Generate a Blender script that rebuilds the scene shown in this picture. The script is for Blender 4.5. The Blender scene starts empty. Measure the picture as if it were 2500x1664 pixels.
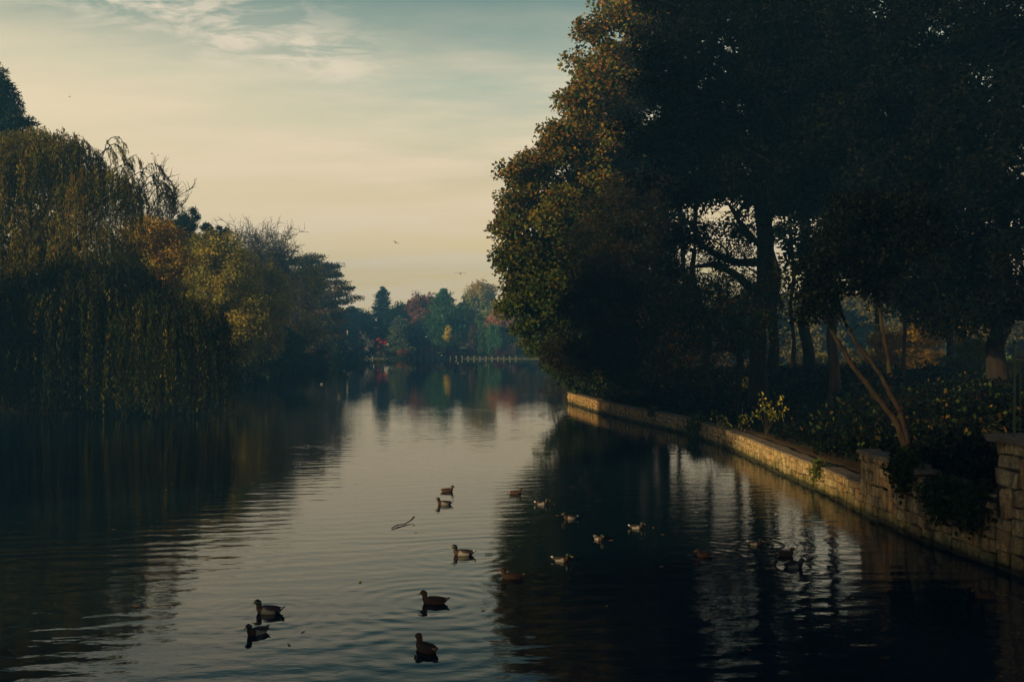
import bpy, bmesh, math, random
import numpy as np
from mathutils import Vector, Matrix

random.seed(7)
RNG = np.random.default_rng(11)
scene = bpy.context.scene
COL = scene.collection
PI = math.pi

# ------------------------------------------------------------------ camera
cam_data = bpy.data.cameras.new("camera")
cam = bpy.data.objects.new("camera", cam_data)
COL.objects.link(cam)
cam.location = (0, 0, 4.5)
cam.rotation_euler = (math.radians(90), 0, 0)
cam_data.lens = 35
cam_data.sensor_width = 36
cam_data.clip_start = 0.1
cam_data.clip_end = 3000
scene.camera = cam

# ------------------------------------------------------------------ sun and sky
SUN_EL = math.radians(11)
SUN_AZ = math.radians(125)          # measured to the left of the view direction
sun_dir = Vector((-math.sin(SUN_AZ) * math.cos(SUN_EL), math.cos(SUN_AZ) * math.cos(SUN_EL), math.sin(SUN_EL)))
sd = bpy.data.lights.new("sun", 'SUN')
sd.energy = 5.0
sd.color = (1.0, 0.72, 0.34)
sd.angle = math.radians(0.6)
sun = bpy.data.objects.new("sun", sd)
COL.objects.link(sun)
sun.rotation_euler = sun_dir.to_track_quat('Z', 'Y').to_euler()

world = bpy.data.worlds.new("World")
scene.world = world
world.use_nodes = True


class NT:
    """small helper for building node trees"""
    def __init__(self, tree):
        self.t = tree
        self.t.nodes.clear()

    def n(self, kind, **kw):
        nd = self.t.nodes.new(kind)
        for k, v in kw.items():
            if k.startswith('i_'):
                key = k[2:]
                key = int(key) if key.isdigit() else key.replace('_', ' ')
                if hasattr(v, 'links') or isinstance(v, bpy.types.NodeSocket):
                    self.t.links.new(v, nd.inputs[key])
                else:
                    nd.inputs[key].default_value = v
            else:
                setattr(nd, k, v)
        return nd

    def link(self, a, b):
        self.t.links.new(a, b)

    def math(self, op, a, b=None, c=None, clamp=False):
        nd = self.t.nodes.new('ShaderNodeMath')
        nd.operation = op
        nd.use_clamp = clamp
        for i, v in enumerate((a, b, c)):
            if v is None:
                continue
            if isinstance(v, bpy.types.NodeSocket):
                self.t.links.new(v, nd.inputs[i])
            else:
                nd.inputs[i].default_value = v
        return nd.outputs[0]

    def mix(self, f, a, b, blend='MIX'):
        nd = self.t.nodes.new('ShaderNodeMix')
        nd.data_type = 'RGBA'
        nd.blend_type = blend
        for i, v in ((0, f), (6, a), (7, b)):
            if isinstance(v, bpy.types.NodeSocket):
                self.t.links.new(v, nd.inputs[i])
            else:
                nd.inputs[i].default_value = v if i == 0 else (tuple(v) + (1,))[:4]
        return nd.outputs[2]

    def ramp(self, f, stops, interp='LINEAR'):
        nd = self.t.nodes.new('ShaderNodeValToRGB')
        cr = nd.color_ramp
        cr.interpolation = interp
        while len(cr.elements) < len(stops):
            cr.elements.new(0.5)
        for e, (p, c) in zip(cr.elements, stops):
            e.position = p
            e.color = (tuple(c) + (1,))[:4]
        self.t.links.new(f, nd.inputs[0])
        return nd.outputs[0]


def srgb(r, g, b):
    f = lambda c: (c / 255 / 12.92) if c / 255 <= 0.04045 else ((c / 255 + 0.055) / 1.055) ** 2.4
    return (f(r), f(g), f(b))


w = NT(world.node_tree)
tc = w.n('ShaderNodeTexCoord')
sep = w.n('ShaderNodeSeparateXYZ', i_0=tc.outputs['Generated'])
zel = w.math('MAXIMUM', sep.outputs[2], 0.0)
# elevation gradient, warm at the horizon and teal above. The colours are those seen through the
# haze; what the haze takes away on the way to the sky is put back here.
HAZE_D, HAZE_TOP, HAZE_END = 0.0016, 36.0, 430.0
HAZE_C = (0.05, 0.115, 0.17)


def seen(z, r, g, b):
    el = math.asin(min(max(z, 0.005), 0.999))
    path = min((HAZE_TOP - 4.5) / math.sin(el), HAZE_END)
    T = math.exp(-HAZE_D * path)
    return (z, tuple(max(0.01, (c - h * (1 - T)) / T) for c, h in zip(srgb(r, g, b), HAZE_C)))


base = w.ramp(zel, [seen(0.0, 180, 166, 130), seen(0.058, 191, 173, 134), seen(0.095, 209, 188, 149), seen(0.15, 211, 193, 159),
                    seen(0.21, 192, 191, 167), seen(0.25, 172, 183, 166), seen(0.285, 138, 160, 150), seen(0.32, 112, 142, 138),
                    seen(0.38, 50, 90, 116), seen(0.48, 25, 54, 88), seen(1.0, 14, 30, 60)])
# the half of the sky nearer the sun is warmer
dotn = w.n('ShaderNodeVectorMath', operation='DOT_PRODUCT')
w.link(tc.outputs['Generated'], dotn.inputs[0])
dotn.inputs[1].default_value = (-0.9, 0.43, 0.0)
warm = w.math('MULTIPLY', w.math('SUBTRACT', dotn.outputs['Value'], 0.42, clamp=True), 2.4, clamp=True)
fade = w.math('SUBTRACT', 1.0, w.math('MULTIPLY', w.math('SUBTRACT', zel, 0.22, clamp=True), 10.0, clamp=True))
warm = w.math('MULTIPLY', warm, fade, clamp=True)
base = w.mix(warm, base, seen(0.2, 232, 212, 176)[1])
# thin high cloud: projected on a flat layer
den = w.math('ADD', zel, 0.12)
cx = w.math('DIVIDE', sep.outputs[0], den)
cy = w.math('DIVIDE', sep.outputs[1], den)
cv = w.n('ShaderNodeCombineXYZ', i_0=cx, i_1=cy, i_2=0.0)
mp = w.n('ShaderNodeMapping', i_0=cv.outputs[0])
mp.inputs['Rotation'].default_value = (0, 0, math.radians(28))
mp.inputs['Scale'].default_value = (0.9, 2.3, 1)
mp2 = w.n('ShaderNodeMapping', i_0=cv.outputs[0])
mp2.inputs['Rotation'].default_value = (0, 0, math.radians(-20))
mp2.inputs['Location'].default_value = (3.3, 1.7, 0)
mp2.inputs['Scale'].default_value = (0.8, 1.25, 1)
n1 = w.n('ShaderNodeTexNoise', i_Vector=mp2.outputs[0], i_Scale=8.5, i_Detail=9.0, i_Roughness=0.62, i_Distortion=0.5)
n2 = w.n('ShaderNodeTexNoise', i_Vector=mp.outputs[0], i_Scale=0.8, i_Detail=5.0, i_Roughness=0.55)
veil = w.ramp(n2.outputs[0], [(0.42, (0, 0, 0)), (0.58, (1, 1, 1))])
veil = w.math('MULTIPLY', veil, w.math('MULTIPLY_ADD', n1.outputs[0], 0.9, 0.25), clamp=True)
vf = w.math('SUBTRACT', 1.0, w.math('MULTIPLY', w.math('SUBTRACT', zel, 0.22, clamp=True), 9.0, clamp=True))
col = w.mix(w.math('MULTIPLY', veil, vf), base, seen(0.2, 234, 213, 182)[1])
# a torn streak of brighter cloud that trails down from upper left (a drift of cloud with its own place in the sky)
uu = w.math('DIVIDE', sep.outputs[0], w.math('MAXIMUM', sep.outputs[1], 0.05))
vv = w.math('DIVIDE', sep.outputs[2], w.math('MAXIMUM', sep.outputs[1], 0.05))
line = w.math('ADD', vv, w.math('MULTIPLY_ADD', uu, 0.27, -0.236))
nd = w.n('ShaderNodeTexNoise', i_Vector=mp.outputs[0], i_Scale=1.1, i_Detail=3.0)
line = w.math('ADD', line, w.math('MULTIPLY', w.math('SUBTRACT', nd.outputs[0], 0.5), 0.06))
mask = w.math('POWER', 2.718, w.math('MULTIPLY', w.math('POWER', w.math('MULTIPLY', line, 30.0), 2.0), -1.0))
endm = w.math('MULTIPLY', w.math('SUBTRACT', -0.10, uu), 14.0, clamp=True)
wisp = w.ramp(n1.outputs[0], [(0.43, (0, 0, 0)), (0.59, (1, 1, 1))])
wf = w.math('MULTIPLY', w.math('MULTIPLY', wisp, mask), w.math('MULTIPLY', endm, 0.95))
col = w.mix(wf, col, seen(0.3, 226, 212, 188)[1])
sky = w.n('ShaderNodeTexSky', sky_type='NISHITA')
sky.sun_disc = False
sky.sun_elevation = SUN_EL
sky.sun_rotation = -SUN_AZ
sky.air_density = 1.2
sky.dust_density = 2.5
scaled = w.mix(1.0, col, (7.6, 7.6, 7.6), 'MULTIPLY')
final = w.mix(0.04, scaled, sky.outputs[0])
bg = w.n('ShaderNodeBackground', i_Color=final, i_Strength=0.1)
out = w.n('ShaderNodeOutputWorld', i_Surface=bg.outputs[0])

scene.view_settings.view_transform = 'Standard'
scene.view_settings.look = 'None'
scene.view_settings.exposure = 0.4
scene.view_settings.gamma = 1.0
scene.view_settings.use_curve_mapping = False
scene.render.engine = 'CYCLES'
cy_ = scene.cycles
cy_.max_bounces = 5
cy_.diffuse_bounces = 2
cy_.glossy_bounces = 3
cy_.transmission_bounces = 3
cy_.volume_bounces = 0
cy_.transparent_max_bounces = 4
cy_.caustics_reflective = False
cy_.caustics_refractive = False
cy_.use_denoising = True
cy_.sample_clamp_indirect = 4.0

# ------------------------------------------------------------------ materials
MATS = {}


def new_mat(name):
    m = bpy.data.materials.new(name)
    m.use_nodes = True
    MATS[name] = m
    return m, NT(m.node_tree)


def finish(t, shader):
    o = t.n('ShaderNodeOutputMaterial')
    t.link(shader, o.inputs['Surface'])
    return o


def leaf_material():
    m, t = new_mat('leaf')
    a = t.n('ShaderNodeAttribute', attribute_name='tint')
    p = t.n('ShaderNodeBsdfPrincipled', i_Base_Color=a.outputs['Color'], i_Roughness=0.55)
    p.inputs['Specular IOR Level'].default_value = 0.05
    tr = t.n('ShaderNodeBsdfTranslucent', i_Color=a.outputs['Color'])
    mx = t.n('ShaderNodeMixShader', i_0=0.38, i_1=p.outputs[0], i_2=tr.outputs[0])
    finish(t, mx.outputs[0])
    return m


LEAF = leaf_material()


def bark_material(name, c1, c2, scale=6.0):
    m, t = new_mat(name)
    tc = t.n('ShaderNodeTexCoord')
    mp = t.n('ShaderNodeMapping', i_0=tc.outputs['Object'])
    mp.inputs['Scale'].default_value = (1, 1, 0.22)
    n = t.n('ShaderNodeTexNoise', i_Vector=mp.outputs[0], i_Scale=scale, i_Detail=6.0, i_Roughness=0.65)
    c = t.ramp(n.outputs[0], [(0.32, c1), (0.68, c2)])
    n2 = t.n('ShaderNodeTexNoise', i_Vector=tc.outputs['Object'], i_Scale=0.8, i_Detail=3.0)
    c = t.mix(t.ramp(n2.outputs[0], [(0.5, (0, 0, 0)), (0.7, (0.6, 0.6, 0.6))]), c, (0.035, 0.045, 0.016))
    b = t.n('ShaderNodeBump', i_Strength=0.8, i_Distance=0.05, i_Height=n.outputs[0])
    p = t.n('ShaderNodeBsdfPrincipled', i_Base_Color=c, i_Roughness=0.9, i_Normal=b.outputs[0])
    p.inputs['Specular IOR Level'].default_value = 0.15
    finish(t, p.outputs[0])
    return m


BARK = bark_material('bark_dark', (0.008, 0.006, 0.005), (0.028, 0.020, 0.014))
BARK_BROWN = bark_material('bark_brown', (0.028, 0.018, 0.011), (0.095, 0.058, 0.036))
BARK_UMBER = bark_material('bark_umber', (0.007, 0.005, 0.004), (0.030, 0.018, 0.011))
BARK_GREY = bark_material('bark_grey', (0.035, 0.032, 0.03), (0.10, 0.09, 0.08))


def plain(name, c, rough=0.6, spec=0.3, noise=0.25, scale=8.0):
    m, t = new_mat(name)
    tc = t.n('ShaderNodeTexCoord')
    n = t.n('ShaderNodeTexNoise', i_Vector=tc.outputs['Object'], i_Scale=scale, i_Detail=4.0)
    lo = tuple(x * (1 - noise) for x in c)
    hi = tuple(min(1, x * (1 + noise)) for x in c)
    cc = t.ramp(n.outputs[0], [(0.3, lo), (0.7, hi)])
    p = t.n('ShaderNodeBsdfPrincipled', i_Base_Color=cc, i_Roughness=rough)
    p.inputs['Specular IOR Level'].default_value = spec
    finish(t, p.outputs[0])
    return m


def stone_material(name='stone', grey=0.0):
    m, t = new_mat(name)
    oi = t.n('ShaderNodeObjectInfo')
    geo = t.n('ShaderNodeNewGeometry')
    tc = t.n('ShaderNodeTexCoord')
    # broad position noise keeps joined stones varied too
    nb = t.n('ShaderNodeTexNoise', i_Vector=geo.outputs['Position'], i_Scale=2.1, i_Detail=2.0)
    f = t.math('ADD', t.math('MULTIPLY', oi.outputs['Random'], 0.62), t.math('MULTIPLY', nb.outputs[0], 0.42), clamp=True)
    c = t.ramp(f, [(0.10, (0.24, 0.17, 0.08)), (0.28, (0.48, 0.36, 0.17)), (0.42, (0.58, 0.46, 0.24)),
                   (0.55, (0.42, 0.35, 0.21)), (0.68, (0.52, 0.32, 0.14)), (0.80, (0.62, 0.50, 0.29)), (0.95, (0.32, 0.21, 0.12))])
    nf = t.n('ShaderNodeTexNoise', i_Vector=geo.outputs['Position'], i_Scale=16.0, i_Detail=8.0, i_Roughness=0.7)
    c = t.mix(1.0, c, t.ramp(nf.outputs[0], [(0.32, (0.30, 0.28, 0.27)), (0.66, (1.15, 1.1, 1.0))]), 'MULTIPLY')
    nc = t.n('ShaderNodeTexNoise', i_Vector=geo.outputs['Position'], i_Scale=4.2, i_Detail=7.0, i_Roughness=0.75)
    c = t.mix(t.ramp(nc.outputs[0], [(0.40, (0.5, 0.5, 0.5)), (0.54, (0, 0, 0))]), c, (0.13, 0.095, 0.05))
    # lichen and soot streaks
    mp = t.n('ShaderNodeMapping', i_0=geo.outputs['Position'])
    mp.inputs['Scale'].default_value = (3.0, 3.0, 0.6)
    ns = t.n('ShaderNodeTexNoise', i_Vector=mp.outputs[0], i_Scale=1.6, i_Detail=6.0, i_Roughness=0.62)
    c = t.mix(t.ramp(ns.outputs[0], [(0.47, (0, 0, 0)), (0.66, (0.8, 0.8, 0.8))]), c, (0.05, 0.047, 0.035))
    # moss that grows towards the water line and on upward faces
    sp = t.n('ShaderNodeSeparateXYZ', i_0=geo.outputs['Position'])
    nm = t.n('ShaderNodeTexNoise', i_Vector=geo.outputs['Position'], i_Scale=2.6, i_Detail=5.0, i_Roughness=0.7)
    zz = t.math('SUBTRACT', t.math('MULTIPLY', nm.outputs[0], 1.0), t.math('SUBTRACT', sp.outputs[2], 0.0))
    mf = t.math('MULTIPLY', t.math('ADD', zz, -0.12), 4.0, clamp=True)
    c = t.mix(t.math('MULTIPLY', mf, 0.75), c, (0.052, 0.065, 0.014))
    wet = t.math('MULTIPLY', t.math('SUBTRACT', t.math('MULTIPLY_ADD', nm.outputs[0], 0.22, 0.06), sp.outputs[2]), 14.0, clamp=True)
    c = t.mix(t.math('MULTIPLY', wet, 0.85), c, (0.02, 0.022, 0.014))
    b = t.n('ShaderNodeBump', i_Strength=0.75, i_Distance=0.03, i_Height=nf.outputs[0])
    p = t.n('ShaderNodeBsdfPrincipled', i_Base_Color=c, i_Roughness=0.88, i_Normal=b.outputs[0])
    p.inputs['Specular IOR Level'].default_value = 0.2
    finish(t, p.outputs[0])
    return m


STONE = stone_material()
MORTAR = plain('mortar', (0.05, 0.042, 0.032), 0.95, 0.1, 0.5, 10)
COPING = plain('coping', (0.17, 0.135, 0.095), 0.9, 0.2, 0.45, 5)
GREEN_METAL = plain('green_metal', (0.008, 0.05, 0.026), 0.35, 0.5, 0.2, 9)


def ground_material():
    m, t = new_mat('soil_and_grass')
    geo = t.n('ShaderNodeNewGeometry')
    n = t.n('ShaderNodeTexNoise', i_Vector=geo.outputs['Position'], i_Scale=0.22, i_Detail=5.0, i_Roughness=0.6)
    nf = t.n('ShaderNodeTexNoise', i_Vector=geo.outputs['Position'], i_Scale=5.0, i_Detail=6.0, i_Roughness=0.7)
    soil = t.ramp(nf.outputs[0], [(0.3, (0.028, 0.018, 0.010)), (0.7, (0.085, 0.052, 0.028))])
    grass = t.ramp(nf.outputs[0], [(0.3, (0.03, 0.055, 0.012)), (0.7, (0.075, 0.13, 0.028))])
    # grass takes over on the open meadow, away from the trees
    sp = t.n('ShaderNodeSeparateXYZ', i_0=geo.outputs['Position'])
    fa = t.math('MULTIPLY', t.math('SUBTRACT', sp.outputs[1], 72.0), 0.05, clamp=True)
    f = t.math('ADD', t.math('MULTIPLY', t.math('SUBTRACT', n.outputs[0], 0.5), 2.2), fa, clamp=True)
    c = t.mix(f, soil, grass)
    b = t.n('ShaderNodeBump', i_Strength=0.9, i_Distance=0.08, i_Height=nf.outputs[0])
    p = t.n('ShaderNodeBsdfPrincipled', i_Base_Color=c, i_Roughness=0.95, i_Normal=b.outputs[0])
    p.inputs['Specular IOR Level'].default_value = 0.1
    finish(t, p.outputs[0])
    return m


GROUND = ground_material()

# ------------------------------------------------------------------ mesh helpers


def make_mesh(name, V, F, mat, tint=None, smooth=False, mats=None, mat_idx=None):
    """V (n,3); F (m,k) of one face size, or a list of such arrays"""
    Fs = F if isinstance(F, list) else [F]
    Fs = [f for f in Fs if len(f)]
    me = bpy.data.meshes.new(name)
    V = np.asarray(V, dtype=np.float32)
    me.vertices.add(len(V))
    me.vertices.foreach_set('co', V.ravel())
    loops = np.concatenate([np.asarray(f).ravel() for f in Fs]).astype(np.int32)
    tot = np.concatenate([np.full(len(f), np.asarray(f).shape[1]) for f in Fs]).astype(np.int32)
    start = np.concatenate([[0], np.cumsum(tot)[:-1]]).astype(np.int32)
    me.loops.add(len(loops))
    me.loops.foreach_set('vertex_index', loops)
    me.polygons.add(len(tot))
    me.polygons.foreach_set('loop_start', start)
    me.polygons.foreach_set('loop_total', tot)
    if mats:
        for mm in mats:
            me.materials.append(mm)
        me.polygons.foreach_set('material_index', np.asarray(mat_idx, dtype=np.int32))
    else:
        me.materials.append(mat)
    if smooth:
        me.polygons.foreach_set('use_smooth', np.ones(len(tot), dtype=bool))
    if tint is not None:
        at = me.attributes.new('tint', 'FLOAT_COLOR', 'POINT')
        c = np.concatenate([tint, np.ones((len(tint), 1))], axis=1).astype(np.float32)
        at.data.foreach_set('color', c.ravel())
    me.update(calc_edges=True)
    return me


def link(name, me, parent=None, loc=None):
    o = bpy.data.objects.new(name, me)
    COL.objects.link(o)
    if parent is not None:
        o.parent = parent
    if loc is not None:
        o.location = loc
    return o


def thing(name, label, cat, loc=(0, 0, 0), rz=0.0, group=None, mesh=None):
    o = bpy.data.objects.new(name, mesh)
    COL.objects.link(o)
    o.location = loc
    o.rotation_euler = (0, 0, rz)
    o['label'] = label
    o['category'] = cat
    if group:
        o['group'] = group
    return o


def dup(root, label, loc=None, rz=None, scale=None, group=None):
    r = root.copy()
    COL.objects.link(r)
    for ch in list(root.children):
        c = ch.copy()
        COL.objects.link(c)
        c.parent = r
        for g in list(ch.children):
            d = g.copy()
            COL.objects.link(d)
            d.parent = c
    r['label'] = label
    if group:
        r['group'] = group
    if loc is not None:
        r.location = loc
    if rz is not None:
        r.rotation_euler = (0, 0, rz)
    if scale is not None:
        r.scale = scale if hasattr(scale, '__len__') else (scale,) * 3
    return r


def unit(v):
    return v / np.maximum(np.linalg.norm(v, axis=-1, keepdims=True), 1e-9)


def leaf_quads(C, L, W, rng, D=None, dj=1.0, up=0.35):
    """rhombic leaves at centres C; D main directions"""
    n = len(C)
    R = rng.normal(size=(n, 3))
    d = unit(R if D is None else D + R * dj)
    nn = unit(rng.normal(size=(n, 3)) + np.array([0, 0, up * 2]))
    s = unit(np.cross(d, nn))
    L = (np.ones(n) * L * rng.uniform(0.5, 1.45, n))[:, None]
    Wd = (np.ones(n) * W * rng.uniform(0.7, 1.2, n))[:, None]
    V = np.stack([C - d * L * .5, C + s * Wd * .5 - d * L * .05, C + d * L * .5, C - s * Wd * .5 - d * L * .05], axis=1)
    return V.reshape(-1, 3), np.arange(n * 4).reshape(-1, 4)


def pick(palette, n, rng, wts=None, var=0.18):
    P = np.array(palette, dtype=float)
    wts = None if wts is None else np.array(wts) / np.sum(wts)
    idx = rng.choice(len(P), n, p=wts)
    c = P[idx] * (1 + rng.normal(size=(n, 1)) * var).clip(0.4, 1.8)
    return c.clip(0.002, 0.9)


def tubes(P, R, sides=5):
    """P (K,n,3), R (K,n) -> verts, quads"""
    P = np.asarray(P, float)
    R = np.asarray(R, float)
    K, n, _ = P.shape
    T = np.empty_like(P)
    T[:, 1:-1] = P[:, 2:] - P[:, :-2]
    T[:, 0] = P[:, 1] - P[:, 0]
    T[:, -1] = P[:, -1] - P[:, -2]
    T = unit(T)
    m = unit(T.mean(axis=1))
    ref = np.where(np.abs(m[:, 2:3]) > 0.8, np.array([[1.0, 0, 0]]), np.array([[0, 0, 1.0]]))
    ref = np.repeat(ref[:, None], n, axis=1)
    A = unit(np.cross(T, ref))
    B = np.cross(T, A)
    ang = np.arange(sides) * 2 * PI / sides
    V = P[:, :, None] + R[:, :, None, None] * (A[:, :, None] * np.cos(ang)[None, None, :, None] + B[:, :, None] * np.sin(ang)[None, None, :, None])
    idx = np.arange(K * n * sides).reshape(K, n, sides)
    a = idx[:, :-1]
    b = idx[:, 1:]
    F = np.stack([a, np.roll(a, -1, axis=2), np.roll(b, -1, axis=2), b], axis=-1)
    return V.reshape(-1, 3), F.reshape(-1, 4)


class Acc:
    def __init__(self):
        self.V = []
        self.F = []
        self.C = []
        self.n = 0

    def add(self, V, F, C=None):
        self.V.append(V)
        self.F.append(F + self.n)
        if C is not None:
            self.C.append(C)
        self.n += len(V)

    def mesh(self, name, mat, smooth=False):
        V = np.concatenate(self.V)
        F = np.concatenate(self.F)
        C = np.concatenate(self.C) if self.C else None
        return make_mesh(name, V, F, mat, C, smooth)


def px(x, Y):
    return (x - 1250) / 2430 * Y


def pz(y, Y):
    return 4.5 + (832 - y) / 2430 * Y


# ------------------------------------------------------------------ the lake outline
WALL_PTS = np.array([(10.6, 10.0), (10.1, 15.0), (9.85, 18.0), (9.70, 19.2), (9.42, 20.5), (9.25, 22.0), (9.15, 23.3), (9.1, 25.6), (9.17, 28), (9.13, 30.9),
                     (9.07, 33.75), (9.06, 38.7), (8.93, 42.4), (8.48, 47.8), (7.75, 51.2), (6.75, 55.2), (5.4, 62), (4.0, 72.4)])
LAKE = np.array([(11.5, -35), (10.9, 0)] + [tuple(p) for p in WALL_PTS] +
                [(4.6, 75.5), (6.5, 80), (8.5, 95), (11, 130), (15, 180), (22, 232), (28, 250), (0, 250), (-41, 250),
                 (-47, 242), (-41, 230), (-38.5, 200), (-37.5, 166), (-40, 152), (-36, 128), (-33, 108), (-30, 92), (-28, 80),
                 (-27, 71), (-29, 66), (-36, 65), (-44, 70), (-49, 66), (-47, 45), (-44, 30), (-42, 10), (-40, -35)], float)


def lake_distance(X, Y):
    """signed distance, positive on land"""
    P = np.stack([X, Y], -1)
    A = LAKE
    B = np.roll(LAKE, -1, axis=0)
    best = np.full(X.shape, 1e9)
    inside = np.zeros(X.shape, bool)
    for a, b in zip(A, B):
        ab = b - a
        t = ((P - a) @ ab / (ab @ ab)).clip(0, 1)
        q = a + t[..., None] * ab
        best = np.minimum(best, np.hypot(P[..., 0] - q[..., 0], P[..., 1] - q[..., 1]))
        cond = (a[1] > Y) != (b[1] > Y)
        xi = (b[0] - a[0]) * (Y - a[1]) / (b[1] - a[1] + 1e-12) + a[0]
        inside ^= cond & (X < xi)
    return np.where(inside, -best, best)


def sm(x, a, b):
    t = ((x - a) / (b - a)).clip(0, 1)
    return t * t * (3 - 2 * t)


def height(X, Y):
    X = np.asarray(X, float)
    Y = np.asarray(Y, float)
    d = lake_distance(X, Y)
    bump = 0.10 * np.sin(X * 0.9 + 1.3 * np.sin(Y * 0.37)) * np.cos(Y * 0.71 + X * 0.2) + 0.06 * np.sin(X * 2.1 + Y * 1.7)
    nat = -1.2 + 1.45 * sm(d, -0.6, 0.9) + 0.9 * sm(d, 1, 12) + 0.9 * sm(d, 8, 45) + bump * sm(d, 0.5, 4)
    wall_side = (X > 0) & (Y < 76)
    top = np.where(Y > 25.9, 0.72, 1.45)
    wl = -1.2 + (top + 1.2) * sm(d, 0.12, 0.5) + (2.1 - top) * sm(d, 1.4, 11) + 0.7 * sm(d, 10, 45) + bump * sm(d, 1.5, 5)
    far = (Y > 240)
    fr = -1.2 + 1.55 * sm(d, 0.0, 0.8) + 0.9 * sm(d, 4, 16) + 1.6 * sm(d, 12, 60)
    h = np.where(wall_side, wl, np.where(far, fr, nat))
    return h


def hz(x, y):
    return float(height(np.array([x]), np.array([y]))[0])


xs = np.concatenate([[-330, -260, -200, -160, -120, -95, -80], np.arange(-70, -48, 3.0), np.arange(-48, 30, 0.55), np.arange(30, 62, 2.0),
                     [66, 74, 85, 100, 120, 150, 190, 240, 330]])
ys = np.concatenate([[-160, -120, -80, -60, -45, -30, -15, -5, 3, 8], np.arange(12, 82, 0.55), np.arange(82, 244, 2.0), np.arange(244, 262, 0.6),
                     [265, 270, 278, 290, 310, 340, 380, 420]])
GX, GY = np.meshgrid(xs, ys)
GZ = height(GX, GY)
nx, ny = len(xs), len(ys)
idx = np.arange(nx * ny).reshape(ny, nx)
F = np.stack([idx[:-1, :-1], idx[:-1, 1:], idx[1:, 1:], idx[1:, :-1]], -1).reshape(-1, 4)
g = link('ground', make_mesh('ground', np.stack([GX, GY, GZ], -1).reshape(-1, 3), F, GROUND, smooth=True))
g['kind'] = 'structure'

# ------------------------------------------------------------------ ducks (positions are needed by the water's rings)
# source-pixel x, waterline y, heading in degrees (0 = towards +X, 90 = away), kind, scale, label, head turn
DUCKS = [
    (656, 1495, 176, 'drake', 1.0, "grey drake with orange bill facing left, at the bottom left of the flock"),
    (628, 1546, 232, 'drake', 0.86, "drake swimming towards the viewer just in front of the drake at the bottom left"),
    (1092, 1199, 8, 'hen', 0.84, "small dark duck facing right, the farthest duck on the bright water"),
    (1085, 1231, 184, 'drake', 0.92, "dark headed drake facing left just in front of the farthest duck on the bright water"),
    (1131, 1354, 176, 'drake', 1.0, "drake with white tail edge facing left, alone in the middle of the bright water"),
    (1060, 1472, 172, 'hen', 1.0, "dark brown hen facing left with a wake trailing behind her"),
    (1040, 1588, 130, 'hen', 1.0, "brown hen turned away from the viewer, nearest duck of all"),
    (1259, 1204, 4, 'hen', 0.92, "sunlit orange brown hen at the edge of the dark reflection"),
    (1323, 1231, -12, 'drake', 0.94, "pale flanked drake facing right, farthest duck on the dark reflection"),
    (1392, 1266, 190, 'drake', 0.94, "bluish grey drake facing left on the dark reflection with white tail at right"),
    (1554, 1289, -14, 'drake', 0.88, "pale drake facing right beneath the bright strip of reflected sky"),
    (1462, 1317, -62, 'drake', 0.82, "drake seen from behind between two floating yellow leaves"),
    (1370, 1369, -22, 'drake', 0.94, "pale drake angled towards the viewer, nearest pale drake on the dark reflection"),
    (1250, 1411, 180, 'hen', 1.08, "large mottled brown hen facing left at the edge of the dark reflection"),
    (1843, 1329, -35, 'drake', 0.8, "drake on the glittering patch of water near the wall"),
    (1719, 1358, 195, 'hen', 0.9, "dark duck with yellow bill at the left side of the glittering patch"),
    (1937, 1384, -6, 'drake', 1.02, "drake with white tail facing right, in front of the other ducks near the wall"),
    (1918, 1356, 12, 'hen', 0.95, "very dark brown hen just behind the drake near the wall"),
    (2405, 1458, 174, 'hen', 0.95, "brown hen facing left in the shade below the stone pier"),
    (1567, 1068, 185, 'coot', 0.8, "small black water bird swimming beside the low stone wall"),
]
duck_xy = []
for (dx, dy, hd, kd, s, lb) in DUCKS:
    Y = 4.5 * 2430 / (dy - 832)
    duck_xy.append((px(dx, Y), Y))


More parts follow.
